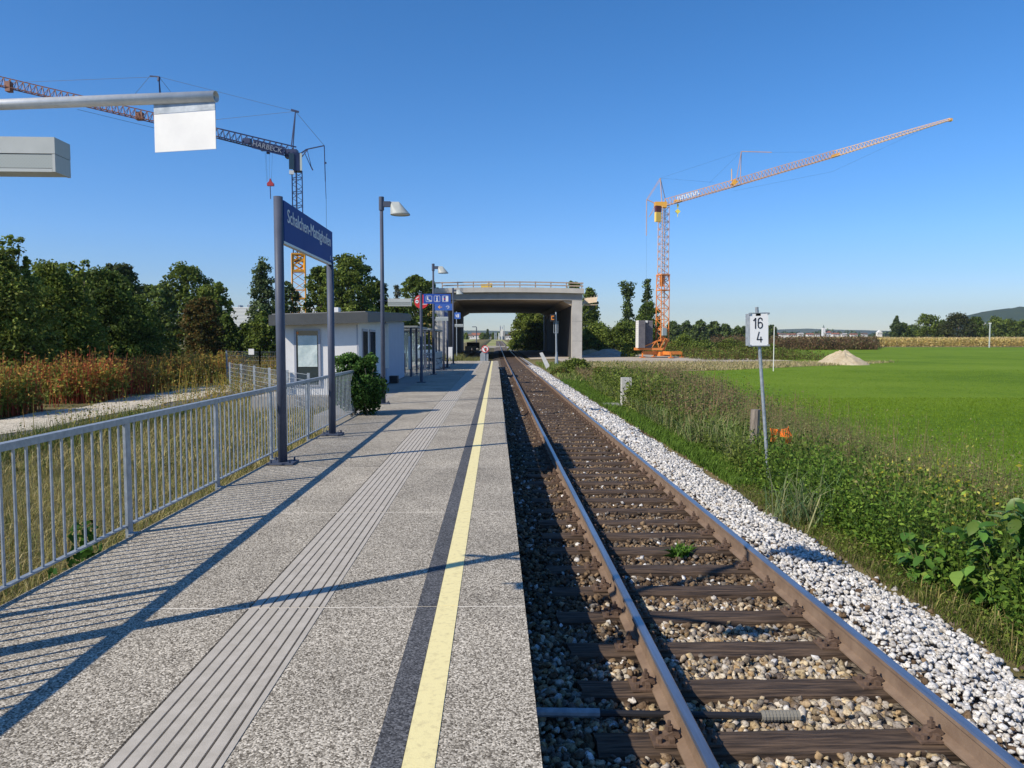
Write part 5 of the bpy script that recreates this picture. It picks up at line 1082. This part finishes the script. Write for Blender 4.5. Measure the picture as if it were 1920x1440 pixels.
def stalks(name, label, pts, h, cols_stem, cols_leaf, npl, leaf, hs=.35, wst=.012, low=.35, spread=.12, m=LEAF, parent=None):
    """upright stems with small leaves or seed heads"""
    n = len(pts); z = Tv(pts[:, 0], pts[:, 1]); B = np.stack([pts[:, 0], pts[:, 1], z], 1); hh = h * (1 + hs * rng.standard_normal(n)).clip(.35, 1.7)
    th = rng.random(n) * 2 * pi; ln = rng.random(n) * .25
    tip = B + np.stack([np.cos(th) * ln * hh, np.sin(th) * ln * hh, hh], 1); s = np.stack([-np.sin(th * 3), np.cos(th * 3), np.zeros(n)], 1) * wst
    V1 = np.stack([B - s, B + s, tip + s * .4, tip - s * .4], 1).reshape(-1, 3); F1 = np.arange(4 * n).reshape(n, 4); C1 = palette(n, cols_stem, .2)
    k = np.repeat(np.arange(n), npl); u = low + (1 - low) * rng.random(len(k)); C = B[k] + (tip[k] - B[k]) * u[:, None] + rng.standard_normal((len(k), 3)) * np.array([[spread, spread, spread * .5]]) * (1.25 - u[:, None] * .7)
    V2, F2 = leaf_quads(C, leaf, .5, .4, .05); C2 = palette(len(k), cols_leaf, .25)
    V, F = join([(V1, F1), (V2, F2)]); return tag(link(name, np_mesh(name, V, F, m, np.concatenate([C1, C2]))), label, None, None, 'stuff')
# left weeds
RS = [(.46, .09, .05), (.36, .07, .05), (.52, .18, .08)]; YS_ = [(.42, .30, .06), (.34, .31, .06), (.48, .27, .07), (.22, .25, .05)]
def band(n, yl, x0, x1): y = rng.uniform(yl[0], yl[1], n * 2); y = y[(np.sin(y * 1.15) + .5 * np.sin(y * 2.9 + 1)) > rng.uniform(-.6, .7, n * 2)][:n]; n = len(y); return np.stack([rng.uniform(x0, x1, n) - .2 * np.sin(y), y], 1)
stalks('red_stem_weeds', 'tall red-stemmed yellowing weeds left of the gravel path', band(1300, (16, 24), -17.2, -14.9), 1.15, RS, YS_, 14, .10, .25, .012)
stalks('red_stem_weeds', 'red-stemmed weeds in the middle of the verge', band(1500, (24, 33), -17.6, -14.9), 1.25, RS, YS_ + RS[:1], 11, .12, .25, .014)
stalks('red_stem_weeds', 'darker weeds along the far verge of the gravel path', band(1700, (33, 48), -18.5, -15.2), 1.05, RS + YS_, YS_ + [(.1, .11, .03)], 12, .14, .3, .018)
stalks('brown_weeds', 'brown and yellow weeds in front of the trees', band(3000, (44, 58), -26, -9.5), .85, YS_, [(.22, .15, .05), (.28, .20, .06), (.15, .15, .04)], 9, .17, .3, .02)
stalks('green_weeds', 'green leafy weeds between the red stems', band(900, (17, 30), -17.6, -14.8), 1.0, GG, GM + GY, 26, .11, .3, .012)
stalks('dry_weeds', 'straggly dry weeds beside the asphalt path', band(230, (15, 34), -10.6, -8.8), .75, YS_, YS_ + GG, 12, .06, .4, .008, spread=.1)
stalks('leafy_weeds', 'small leafy weeds growing through the mesh fence', band(420, (27, 40), -12.5, -7.5), .9, YS_, YS_ + GG + [(.3, .28, .2)], 16, .07, .4, .01)
# right verge
def vx(n, y0, y1, a, b, bias=1.):
    y = y0 + (y1 - y0) * rng.random(n) ** bias; xo = np.interp(y, [4, 10, 15, 38, 56, 62], [6.5, 6.9, 7.3, 10.4, 14.0, 15.5]); xi = 3.95; u = a + (b - a) * rng.random(n); return np.stack([xi + (xo - xi) * u, y], 1)
grass('verge_grass', 'bright green grass strip along the white ballast', vx(26000, 12, 45, -.02, .32, 1.3), .14, .016, [(.09, .17, .02), (.13, .22, .035)], .5)
grass('verge_grass', 'short green and dry grass at the foot of the near ballast', vx(16000, 3.6, 12, -.04, .28), .10, .006, [(.11, .17, .02), (.30, .25, .12), (.14, .2, .03), (.07, .1, .02)], 1.1)
stalks('ground_leaves', 'small low leaves creeping over the grass at the ballast edge', vx(900, 3.6, 12, .0, .26), .10, GG, GM + GY[:1] + [(.2, .15, .08)], 14, .035, .3, .003, .1, .07)
stalks('bramble_leaves', 'low bramble and nettle leaves beside the white ballast', vx(1900, 5.4, 12.5, .10, .62), .60, GG, [(.09, .18, .025), (.15, .26, .035), (.22, .33, .05), (.05, .10, .02)], 34, .055, .35, .005, .1, .10)
stalks('bramble_leaves', 'low leafy weeds farther along the verge', vx(1500, 12, 26, .22, .7), .5, GG, GM + GD, 24, .08, .35, .008, .1, .14)
stalks('seeding_dock', 'brown seeding dock and mugwort between the field and the verge', vx(2300, 6, 18, .42, 1.02), .92, [(.30, .2, .11), (.2, .19, .08)], [(.24, .17, .09), (.33, .26, .15), (.20, .23, .07), (.15, .22, .05), (.14, .24, .04)], 36, .028, .3, .004, .25, .10)
stalks('seeding_dock', 'low reddish brown seeding weeds at the far end of the verge', vx(1900, 38, 60, .2, 1.0), .42, [(.3, .2, .11)], [(.27, .18, .10), (.35, .25, .15), (.20, .18, .08), (.16, .20, .06)], 14, .07, .3, .01, .2, .14)
stalks('seeding_dock', 'reddish brown seeding weeds along the verge beyond the wooden post', vx(2600, 18, 38, .25, 1.0, .9), .9, [(.3, .2, .11)], [(.24, .16, .09), (.30, .23, .13), (.17, .21, .06), (.13, .21, .05), (.16, .24, .05)], 18, .07, .3, .01, .2, .16)
stalks('yellow_weeds', 'yellowing leaves in the weeds near the right edge', vx(150, 6.8, 10.5, .30, .8), .86, GG, [(.55, .48, .05), (.42, .42, .06), (.2, .25, .04), (.6, .55, .15)], 12, .05, .25, .004, .5, .10)
grass('reed_grass', 'long arching green and straw grass blades in the weeds', vx(9000, 5.5, 18, .22, 1.0), .86, .010, [(.20, .30, .08), (.30, .35, .13), (.55, .48, .26), (.14, .24, .06)], 1.0)
grass('reed_grass', 'long green grass clumps farther along the verge', vx(11000, 17, 40, .15, .8), .62, .018, [(.14, .22, .06), (.20, .27, .09), (.34, .31, .15)], .8)
stalks('rough_weeds', 'mixed dark green weeds covering the near right bank', vx(1100, 6.6, 10, .25, 1.05), .62, GG + DG[:1], GM + GY + [(.36, .31, .16), (.26, .32, .08)], 30, .05, .35, .005, .1, .13)
stalks('rough_weeds', 'green bushes of weeds along the verge near the marker post', vx(700, 24, 40, .18, .6), .85, GG, GM + GY[:1], 36, .12, .35, .01, .05, .25)
grass('field_grass', 'short bright green grass covering the near part of the field', np.concatenate([rnd(80000, 6.6, 30, 9, 34, .8), rnd(40000, 9, 60, 30, 62)]), .075, .015, [(.13, .23, .008), (.18, .29, .016), (.25, .35, .04)], .6, LEAF)
grass('dry_grass', 'pale dry grass strip at the far edge of the green field', (lambda y: np.stack([8 + (np.interp(y, [60, 66, 72, 79], [17, 25, 34, 43]) - 8) * rng.random(len(y)), y], 1))(rng.uniform(61, 80, 12000)), .33, .05, [(.55, .46, .28), (.42, .35, .18), (.26, .27, .09)], .6)
_sy = rng.uniform(150, 183, 3400)
stalks('brown_scrub', 'dark reddish brown scrub beyond the green field', np.stack([_sy * rng.uniform(.29, .515, 3400), _sy], 1), 1.9, [(.15, .09, .05)], [(.15, .09, .05), (.22, .14, .08), (.13, .13, .05)], 9, .45, .3, .04, .1, .5)
stalks('brown_scrub', 'green and brown scrub left of the sand heap', np.stack([rng.uniform(24, 39, 1500), rng.uniform(86, 120, 1500)], 1), 1.0, [(.15, .09, .05)], GM + [(.14, .10, .04)], 14, .24, .35, .03, .05, .4)

grass('verge_grass', 'green and straw grass between the track and the bridge pier', np.stack([rng.uniform(4, 14, 9000), rng.uniform(44, 78, 9000)], 1), .3, .04, [(.16, .24, .05), (.30, .30, .10), (.11, .18, .03)], .6)
stalks('verge_weeds', 'leafy weeds crowding round the wooden post and the kilometre board', np.stack([rng.uniform(4.4, 6.6, 420), rng.uniform(11.5, 14.0, 420)], 1), .62, GG, GM + GY[:1], 34, .06, .3, .006, .08, .12)
stalks('rough_weeds', 'low mixed weeds on the nearest part of the bank', vx(900, 1.5, 5.4, .25, 1.05), .40, GG + DG[:1], GM + GY, 26, .05, .35, .005, .1, .13)
grass('verge_grass', 'rough grass on the nearest part of the bank', rnd(9000, 3.9, 8.5, -1, 7), .22, .009, GG + DG[:2], .8)
# reed clump and big-leaved shrub in the right foreground, plant in the track
q = P(1512, 905, 9.6); t = empty('reed_clump', (q.x, 9.6, T(q.x, 9.6)), 'upright clump of broad green reed grass right of the kilometre board', 'plant')
B = np.stack([rng.normal(0, .22, 130), rng.normal(0, .25, 130), np.zeros(130)], 1); V, F = blades(B, .78, .016, 1.4); link('blades', np_mesh('blades', V, F, LEAF, palette(130, [(.16, .26, .10), (.22, .31, .13), (.34, .33, .17)], .15)), t)
def leafy_shrub(label, loc, n, R, hgt, leaf, cols):
    t = empty('broad_leaved_shrub', loc, label, 'shrub'); C = []; D = []; b = MB()
    for s_ in range(26):
        th = random.uniform(0, 2 * pi); r = R * random.random() ** .6; tp = Vector((r * cos(th), r * sin(th), hgt * random.uniform(.35, 1.))); b.tube((tp.x * .25, tp.y * .25, 0), tp, .009, 5, .003)
        for i in range(n // 26): u = random.uniform(.3, 1.02); p = Vector((tp.x * .25, tp.y * .25, 0)).lerp(tp, u); C.append(p + Vector((random.gauss(0, .05), random.gauss(0, .05), random.gauss(0, .03)))); a = random.uniform(0, 2 * pi); D.append((cos(a), sin(a), random.uniform(-.9, .1)))
    b.build('stems', mat('green_stem', (.16, .17, .06), .7), t, world=False)
    C = np.array(C); D = unit(np.array(D)); m_ = len(C); up = np.tile([[0, 0, 1.]], (m_, 1)); S = unit(np.cross(D, up + .25 * rng.standard_normal((m_, 3)))); Nn = np.cross(S, D); L = (leaf * (.6 + .7 * rng.random(m_)))[:, None]
    # leaf: folded along midrib, 6 side points, drooping tip
    prof = [(0, 0, 0), (.18, .2, .03), (.45, .3, .02), (.75, .2, -.04), (1., 0, -.14)]
    V = []; 
    for (u, w_, dz) in prof: V.append(C + D * L * u + Nn * L * dz)
    for (u, w_, dz) in prof[1:4]: V.append(C + D * L * u + S * L * w_ + Nn * L * (dz + .06))
    for (u, w_, dz) in prof[1:4]: V.append(C + D * L * u - S * L * w_ + Nn * L * (dz + .06))
    V = np.stack(V, 1).reshape(-1, 3); k = np.arange(m_)[:, None] * 11
    F = np.concatenate([k + np.array([[0, 1, 5, 5]]), k + np.array([[1, 2, 6, 5]]), k + np.array([[2, 3, 7, 6]]), k + np.array([[3, 4, 7, 7]]), k + np.array([[0, 8, 1, 1]]), k + np.array([[1, 8, 9, 2]]), k + np.array([[2, 9, 10, 3]]), k + np.array([[3, 10, 4, 4]])])
    tri = F[:, 2] == F[:, 3]; pal = palette(m_, cols, .2); pc = np.tile(pal, (8, 1))
    bmv = bpy.data.meshes.new('leaves'); fs = [tuple(f[:3]) if tr_ else tuple(f) for f, tr_ in zip(F.tolist(), (tri | (F[:, 1] == F[:, 2])).tolist())]
    bmv.from_pydata(V.tolist(), [], fs); at = bmv.attributes.new('Col', 'FLOAT_COLOR', 'FACE'); cc = np.ones((len(fs), 4), dtype=np.float32); cc[:, :3] = pc; at.data.foreach_set('color', cc.ravel()); bmv.materials.append(mat('glossy_leaf', attr=True, rough=.4, trans=.25, spec=.28))
    bmv.polygons.foreach_set('use_smooth', [True] * len(fs)); bmv.update(); link('leaves', bmv, t); return t
BL = [(.07, .17, .03), (.10, .22, .04), (.055, .135, .025), (.18, .27, .05)]
q = G(1880, 1195, -.78); leafy_shrub('broad-leaved green shrub at the lower right edge of the picture', (4.66, 6.35, -.8), 860, .62, 1.12, .16, BL)
leafy_shrub('smaller broad-leaved shoots left of the large leafy shrub', (4.35, 7.2, -.78), 240, .34, .62, .12, BL)
q = G(1275, 1040, -.57); t = empty('dandelion_plant', (q.x, q.y, -.58), 'small bright green weed growing between the sleepers', 'plant')
B = np.stack([rng.normal(0, .035, 90), rng.normal(0, .035, 90), np.zeros(90)], 1); V, F = blades(B, .13, .022, 1.3); link('leaves', np_mesh('leaves', V, F, LEAF, palette(90, [(.10, .22, .03), (.15, .30, .05)], .15)), t)
q = P(1180, 745, 27.2); t = empty('green_shoot', (q.x, 27.22, T(q.x, 27.2)), 'dark leafy shoot growing in front of the concrete marker post', 'plant'); V, F, C = blob((0, 0, .6), np.array([.13, .1, .4]), 160, .09, GD, 10); link('leaves', np_mesh('leaves', V, F, LEAF, C), t)
for px, py, Yv, wv, cols, lb in ((1078, 672, 58, 60, GM, 'dense green bush right of the railway signal'), (1125, 690, 50, 50, GY + GR[:1], 'yellow-green bush left of the concrete marker post'), (1052, 690, 52, 36, GR + GM, 'small brownish bush beside the leaning white slab')):
    tree('verge_bush', lb, 'bush', px, py, Yv, wv, cols, 'shrub', nclump=40, nleaf=4500, leaf=.12, group='bushes on the verge before the bridge', low=0, trunk=False, ybase=None)
# climbing weed by the fence
t = empty('fence_weed', (-3.42, 5.9, -.46), 'broad-leaved green weed growing behind the fence bars', 'plant'); V, F, C = blob((0, .2, .35), np.array([.14, .45, .36]), 130, .085, [(.03, .08, .015), (.06, .13, .02)], 16); link('leaves', np_mesh('leaves', V, F, LEAF, C), t)

# ---------------------------------------------------------------- heaps
def heap(name, label, c, R, h, m, ry=1.):
    n = 48; V = [(0, 0, h)]; F = []
    rs = 8
    for i in range(1, rs + 1):
        for j in range(n):
            a = 2 * pi * j / n; r = i / rs; zz_ = h * max(0, 1 - r ** 1.25) * (1 + .12 * sin(3 * a + 1) + .08 * sin(7 * a + i)) + random.uniform(-.04, .04) * h * (i < rs) - (.1 if i == rs else 0)
            V.append((R * r * cos(a) * (1 + .08 * sin(4 * a)), R * ry * r * sin(a), zz_))
    F = [(0, 1 + j, 1 + (j + 1) % n) for j in range(n)] + [(1 + (i - 1) * n + j, 1 + i * n + j, 1 + i * n + (j + 1) % n, 1 + (i - 1) * n + (j + 1) % n) for i in range(1, rs) for j in range(n)]
    me = bpy.data.meshes.new(name); me.from_pydata(V, [], F); me.materials.append(m); me.update(); o = link(name, me); o.location = c; return tag(o, label, 'heap')
M_SAND = ground_mat('sand_heap', [(.36, .28, .18), (.50, .42, .29), (.62, .55, .42)], .8, 6, .08, 5)
q = P(1588, 683, 74); heap('sand_heap', 'pale heap of sand lying in the green field', (q.x, 75, T(q.x, 75) + .05), 2.5, 1.28, M_SAND, 1.3)
q = P(1140, 668, 108); heap('gravel_heap', 'low grey gravel heap right of the bridge', (q.x, 108, T(q.x, 108)), 3.6, .95, mat('heap_grey', (.30, .26, .22), .95, c2=(.42, .37, .31), ns=1.5, bump=.08, bs=4))
q = P(1107, 668, 112); heap('gravel_heap', 'smaller brownish heap beside the grey gravel heap', (q.x, 112, T(q.x, 112)), 3.0, .8, mat('heap_brown', (.33, .25, .15), .95, c2=(.42, .33, .2), ns=1.5, bump=.08, bs=4))
# poles and thin things on the field
def pole(name, label, cat, px, y0_, y1_, Y, r, m, head=None):
    a = P(px, y1_, Y); c = P(px, y0_, Y); t = empty(name, (a.x, Y, T(a.x, Y)), label, cat); MB().tube((a.x, Y, T(a.x, Y) - .2), (a.x, Y, c.z), r, 8).build('pole', m, t)
    if head: MB().box(a.x - head, a.x + head, Y - .1, Y + .1, c.z, c.z + head * .8).build('head', M_WHITE, t)
    return t
pole('marker_pole', 'thin white pole just right of the kilometre board', 'pole', 1451, 612, 650, 60, .035, M_WHITE)
pole('gas_marker', 'pale lamp-like post in front of the maize on the right', 'post', 1855, 607, 648, 180, .16, M_SPEAK, .3)
pole('field_marker', 'short white marker post beside the brown scrub', 'post', 1639, 637, 650, 170, .12, M_WHITE, .2)
q = P(1842, 609, 300); t = empty('billboard', (q.x, 300, T(q.x, 300)), 'white billboard below the wooded hill', 'billboard'); MB().box(q.x - 1.3, q.x + 1.3, 300, 300.2, q.z - .6, q.z + .8).build('panel', M_WHITE, t)
for dx in (-.9, .9): MB().tube((q.x + dx, 300.3, T(q.x, 300)), (q.x + dx, 300.3, q.z), .12, 6).build('leg', M_GALV, t)
pole('far_street_lamp', 'dark thin street lamp seen under the bridge', 'street lamp', 893.5, 613, 652, 165, .11, M_POST)
q = P(893, 613, 165); t = bpy.data.objects['far_street_lamp']; MB().box(q.x - .9, q.x, 164.9, 165.1, q.z - .05, q.z + .1).build('lamp_arm', M_POST, t)
# level crossing and things under the bridge
zx = TR(196) - .38
t = tag(MB().box(-3.2, .98, 193, 199, zx - .5, zx - .01).box(1.17, 2.46, 193, 199, zx - .4, zx - .01).box(2.68, 7.2, 193, 199, zx - .5, zx - .01).build('level_crossing', mat('crossing_concrete', (.42, .40, .36), .85)), kind='structure')
for px, lb in ((974.5, 'black and white banded post right of the level crossing'), (957, 'pale warning post beside the distant level crossing')):
    a = P(px, 655, 185); z = T(a.x, 185); t = empty('banded_post', (a.x, 185, z), lb, 'post')
    for i in range(6): MB().box(a.x - .16, a.x + .16, 184.9, 185.2, z + i * .3, z + i * .3 + .295).build('band', M_WHITE if i % 2 else M_BLACK, t)
t = empty('crossing_guard_rail', (7, 190, 0), 'grey guard rail beside the level crossing under the bridge', 'railing')
xa, xb = P(978, 645, 190).x, P(996, 645, 190).x
for py in (641, 648): z = P(0, py, 190).z; MB().tube((xa, 190, z), (xb, 190, z), .08, 5).build('rail', M_GALV, t)
for i in range(4): x = lerp(xa, xb, i / 3); MB().tube((x, 190, T(x, 190)), (x, 190, P(0, 641, 190).z), .07, 5).build('post', M_GALV, t)
for i, (pa, pb) in enumerate(((872, 884), (885, 893))):
    xa, xb = P(pa, 650, 128).x, P(pb, 650, 128).x; MB_ = MB().prism([(xa, 128), (xb, 128), (xb, 128.7), (xa, 128.7)], -.6, P(0, 649, 128).z); tag(MB_.build('concrete_barrier', M_CONC2), ('left', 'right')[i] + ' concrete barrier standing under the bridge beside the left pier', 'barrier')
o = MB().box(P(873, 0, 131).x, P(897, 0, 131).x, 131, 133, .3, P(0, 642, 131).z).build('dark_container', mat('container_dark', (.05, .05, .055), .7)); tag(o, 'dark low skip behind the concrete barriers under the bridge', 'skip')
for i, (pa, pb, ya_, yb_) in enumerate(((833, 846, 651, 676), (857, 869, 652, 670))):
    pass
xa, xb = P(833, 0, 64).x, P(845, 0, 64).x; tag(MB().box(xa, xb, 64, 64.6, -.5, P(0, 651, 64).z).build('white_barrier', M_WHITE), 'white block standing behind the posts near the platform end', 'barrier')

# ---------------------------------------------------------------- far buildings
M_RT = mat('red_roof_tiles', (.28, .11, .07), .8); M_BT = mat('brown_roof_tiles', (.14, .09, .07), .8); M_HW = mat('house_white', (.70, .68, .64), .8)
def house(label, px, ytop, ybot, Y, wpx, dpx=None, roof=M_RT, wall=M_HW, ridge='x', group='houses of the distant village'):
    a = P(px - wpx / 2, ybot, Y); c = P(px + wpx / 2, ytop, Y); h = c.z - a.z; D = (c.x - a.x) * .7; t = empty('house', ((a.x + c.x) / 2, Y, a.z), label, 'house', group); ez = a.z + h * .5
    MB().box(a.x, c.x, Y, Y + D, a.z - 3, ez).build('wall', wall, t); o_ = .06 * (c.x - a.x)
    b = MB()
    if ridge == 'x': b.poly3([(a.x - o_, Y - o_, ez), (a.x - o_, Y + D / 2, c.z), (a.x - o_, Y + D + o_, ez)], (c.x - a.x + 2 * o_, 0, 0))
    else: b.poly3([(a.x - o_, Y - o_, ez), ((a.x + c.x) / 2, Y - o_, c.z), (c.x + o_, Y - o_, ez)], (0, D + 2 * o_, 0))
    b.build('roof', roof, t)
    for i in range(3):
        x = lerp(a.x, c.x, (i + .5) / 3); w_ = (c.x - a.x) * .06; MB().box(x - w_, x + w_, Y - .12, Y - .01, a.z + h * .15, a.z + h * .35).build('window', M_GLASS, t)
    return t
house('white house with red roof seen under the bridge, left of the tall dark tree', 893, 624, 633.5, 640, 16)
house('small white house at the far left under the bridge', 881, 626, 634, 620, 9, roof=M_BT)
house('white low house left of the grain silo', 922, 627, 636, 600, 9, roof=M_BT)
house('white gabled house right of the grain silo under the bridge', 955, 624, 635, 560, 14, roof=M_BT, ridge='y')
house('house with brown roof partly behind the hedge under the bridge', 966, 621, 631, 620, 16, roof=M_BT)
# silo
q = P(941, 636, 580); zb_ = q.z - 2; mpx = 580 / 1400
t = empty('grain_silo', (q.x, 580, zb_), 'tall pale grain silo tower with rooftop masts seen under the bridge', 'silo')
MB().box(q.x - 3 * mpx, q.x + 2 * mpx, 580, 583, zb_, P(0, 617, 580).z).build('tower', M_HW, t); MB().box(q.x + 2.1 * mpx, q.x + 6 * mpx, 580, 584, zb_, P(0, 621, 580).z).build('side_block', mat('silo_grey', (.25, .25, .25)), t)
for dx, yt in ((-3, 610), (4, 609)): MB().tube((q.x + dx * mpx, 580, P(0, 620, 580).z), (q.x + dx * mpx, 580, P(0, yt, 580).z), .25, 4).build('mast', M_GALV, t)
MB().tube((q.x - 1 * mpx, 581, P(0, 617, 580).z), (q.x - 1 * mpx, 581, P(0, 612, 580).z), 1.0, 6).build('head_house', M_WHITE, t)
for dx in (-13, -10.5, -5): MB().tube((q.x + dx * mpx, 578, zb_), (q.x + dx * mpx, 578, P(0, 624, 580).z), 1.0 * mpx, 10).build('round_bin', M_GALV if dx < -8 else M_WHITE, t)
tree('distant_tree', 'dark pointed tree in the village under the bridge', 'tree', 914, 617, 600, 8, GD, 'cone', nclump=14, nleaf=500, leaf=1.4, group=gF, low=0, ybase=636)
for px, w_, lb in ((905, 14, 'rounded green tree beside the red-roofed house'), (925, 8, 'small bushy tree left of the silo bins'), (874, 10, 'tree at the left pier edge under the bridge')): tree('distant_tree', lb, 'tree', px, 624, 590, w_, GM, 'shrub', nclump=16, nleaf=600, leaf=1.4, group=gF, low=0, ybase=637)
# church and town
q = P(1545, 628, 1000); mpx = 1000 / 1400.
t = empty('church', (q.x, 1000, q.z), 'white village church with onion-domed tower on the right horizon', 'church')
MB().box(q.x - 2.6 * mpx, q.x + 2.6 * mpx, 1000, 1004, q.z - 6, P(0, 614, 1000).z).build('tower', M_WHITE, t); MB().tube((q.x, 1002, P(0, 614, 1000).z), (q.x, 1002, P(0, 611.5, 1000).z), 2.2 * mpx, 8, 1.2 * mpx).tube((q.x, 1002, P(0, 611.5, 1000).z), (q.x, 1002, P(0, 608, 1000).z), 1.0 * mpx, 8, .1).build('dome', mat('copper_dome', (.08, .12, .11), .6), t)
MB().box(q.x + 2.7 * mpx, q.x + 14 * mpx, 1000, 1010, q.z - 6, P(0, 623.5, 1000).z).build('nave', M_WHITE, t); MB().poly3([(q.x + 2.7 * mpx, 999, P(0, 623.5, 1000).z), (q.x + 2.7 * mpx, 1005, P(0, 620, 1000).z), (q.x + 2.7 * mpx, 1011, P(0, 623.5, 1000).z)], (11.3 * mpx, 0, 0)).build('nave_roof', M_RT, t)
town = [(1457, 10, 'pink-roofed house at the left end of the town'), (1470, 12, 'long low roof left part of the town'), (1486, 14, 'wide pale hall in the distant town'), (1502, 10, 'house between the pale hall and the church'), (1520, 12, 'red-roofed house left of the church'), (1534, 8, 'narrow house directly left of the church tower'), (1568, 12, 'house right of the church nave'), (1584, 10, 'second house right of the church'), (1602, 12, 'low house midway to the white farm gable'), (1622, 10, 'house left of the white farm gable')]
for i, (px, w_, lb) in enumerate(town): house(lb, px, 624 + (i % 3) * .6, 629.5, 980 - 10 * (i % 4), w_, roof=(M_RT, M_BT, M_RT, mat('roof_pale', (.4, .37, .35)))[i % 4])
house('white farm gable standing alone right of the town', 1650, 619.5, 628, 500, 9, ridge='y', roof=M_WHITE)
# factory left
q0 = P(425, 600, 230); q1 = P(530, 600, 230)
t = empty('factory_building', (q0.x, 230, 0), 'white factory hall with ribbed metal cladding behind the trees left of the station sign', 'building')
M_FAC = mat('factory_cladding', (.72, .73, .74), .5)
for i in range(14):
    za = lerp(P(0, 612, 230).z, P(0, 575, 230).z, i / 14); zb_ = lerp(P(0, 612, 230).z, P(0, 575, 230).z, (i + 1) / 14) - .12; MB().box(q0.x + 0, q1.x + 12, 230, 230.2, za, zb_).build('cladding_panel', M_FAC, t)
MB().box(q0.x + .1, q1.x + 11.9, 230.21, 260, -.6, P(0, 575, 230).z - .1).build('hall', mat('factory_grey', (.35, .36, .38)), t)
for px, w_, y_ in ((446, 4, 572), (474, 9, 570), (464, 6, 571)): a = P(px, y_, 235); MB().box(a.x, a.x + w_ * .16, 235, 238, P(0, 577, 235).z, a.z).build('roof_vent', M_GALV, t)
MB().box(P(461, 0, 229.8).x, P(466, 0, 229.8).x, 229.3, 229.95, P(0, 600, 230).z, P(0, 577, 230).z).build('downpipe_shaft', mat('shaft_blue_grey', (.3, .38, .46)), t)

# ---------------------------------------------------------------- maize field
M_CORN = ground_mat('maize_canopy', [(.34, .25, .11), (.46, .36, .17), (.38, .33, .12)], .15, 3, .6, 2.)
xa = 76
V = []; Ysx = [196, 260, 420, 620]; grid_sheet('maize_field', Ysx, lambda y: [xa * y / 190, 150 * y / 190, 320 * y / 190], 2.0, M_CORN)
n = 34000; x = rng.uniform(xa, 190, n); y = 190.5 + rng.random(n) ** 2 * 9; z = Tv(x, y) + .15 + 2.1 * rng.random(n)
V, F = leaf_quads(np.stack([x, y, z], 1), .62, .22, .3); tag(link('maize_plants', np_mesh('maize_plants', V, F, DRY, palette(n, [(.66, .48, .16), (.78, .62, .30), (.42, .38, .10), (.40, .28, .10)], .25))), 'yellowing maize plants at the front edge of the maize field', None, None, 'stuff')
n = 14000; y = rng.uniform(196, 330, n); x = rng.uniform(.40, 1.0, n) * y; z = Tv(x, y) + 2.0 + .35 * rng.random(n)
V, F = leaf_quads(np.stack([x, y, z], 1), .8, .3, .3); tag(link('maize_tassels', np_mesh('maize_tassels', V, F, DRY, palette(n, [(.48, .35, .18), (.56, .44, .24), (.34, .30, .12)], .2))), 'dry brown tassels on top of the maize field', None, None, 'stuff')
grid_sheet('maize_field_far', [190, 300, 620], lambda y: [.11 * y + 2, .25 * y, .42 * y], .5, M_CORN)

# ---------------------------------------------------------------- haze
hb_ = MB().box(-5950, 5950, -150, 5000, -2.2, 220)
me_ = bpy.data.meshes.new('haze'); me_.from_pydata(hb_.v, [], hb_.f); tag(link('haze', me_), None, None, None, 'stuff')
hm = bpy.data.materials.new('haze'); hm.use_nodes = True; hn = hm.node_tree; hn.nodes.clear(); ho = hn.nodes.new('ShaderNodeOutputMaterial'); hv = hn.nodes.new('ShaderNodeVolumePrincipled')
hv.inputs['Color'].default_value = (.74, .86, 1, 1); hv.inputs['Density'].default_value = .0001; hv.inputs['Anisotropy'].default_value = .2; hn.links.new(hv.outputs[0], ho.inputs['Volume']); me_.materials.append(hm)
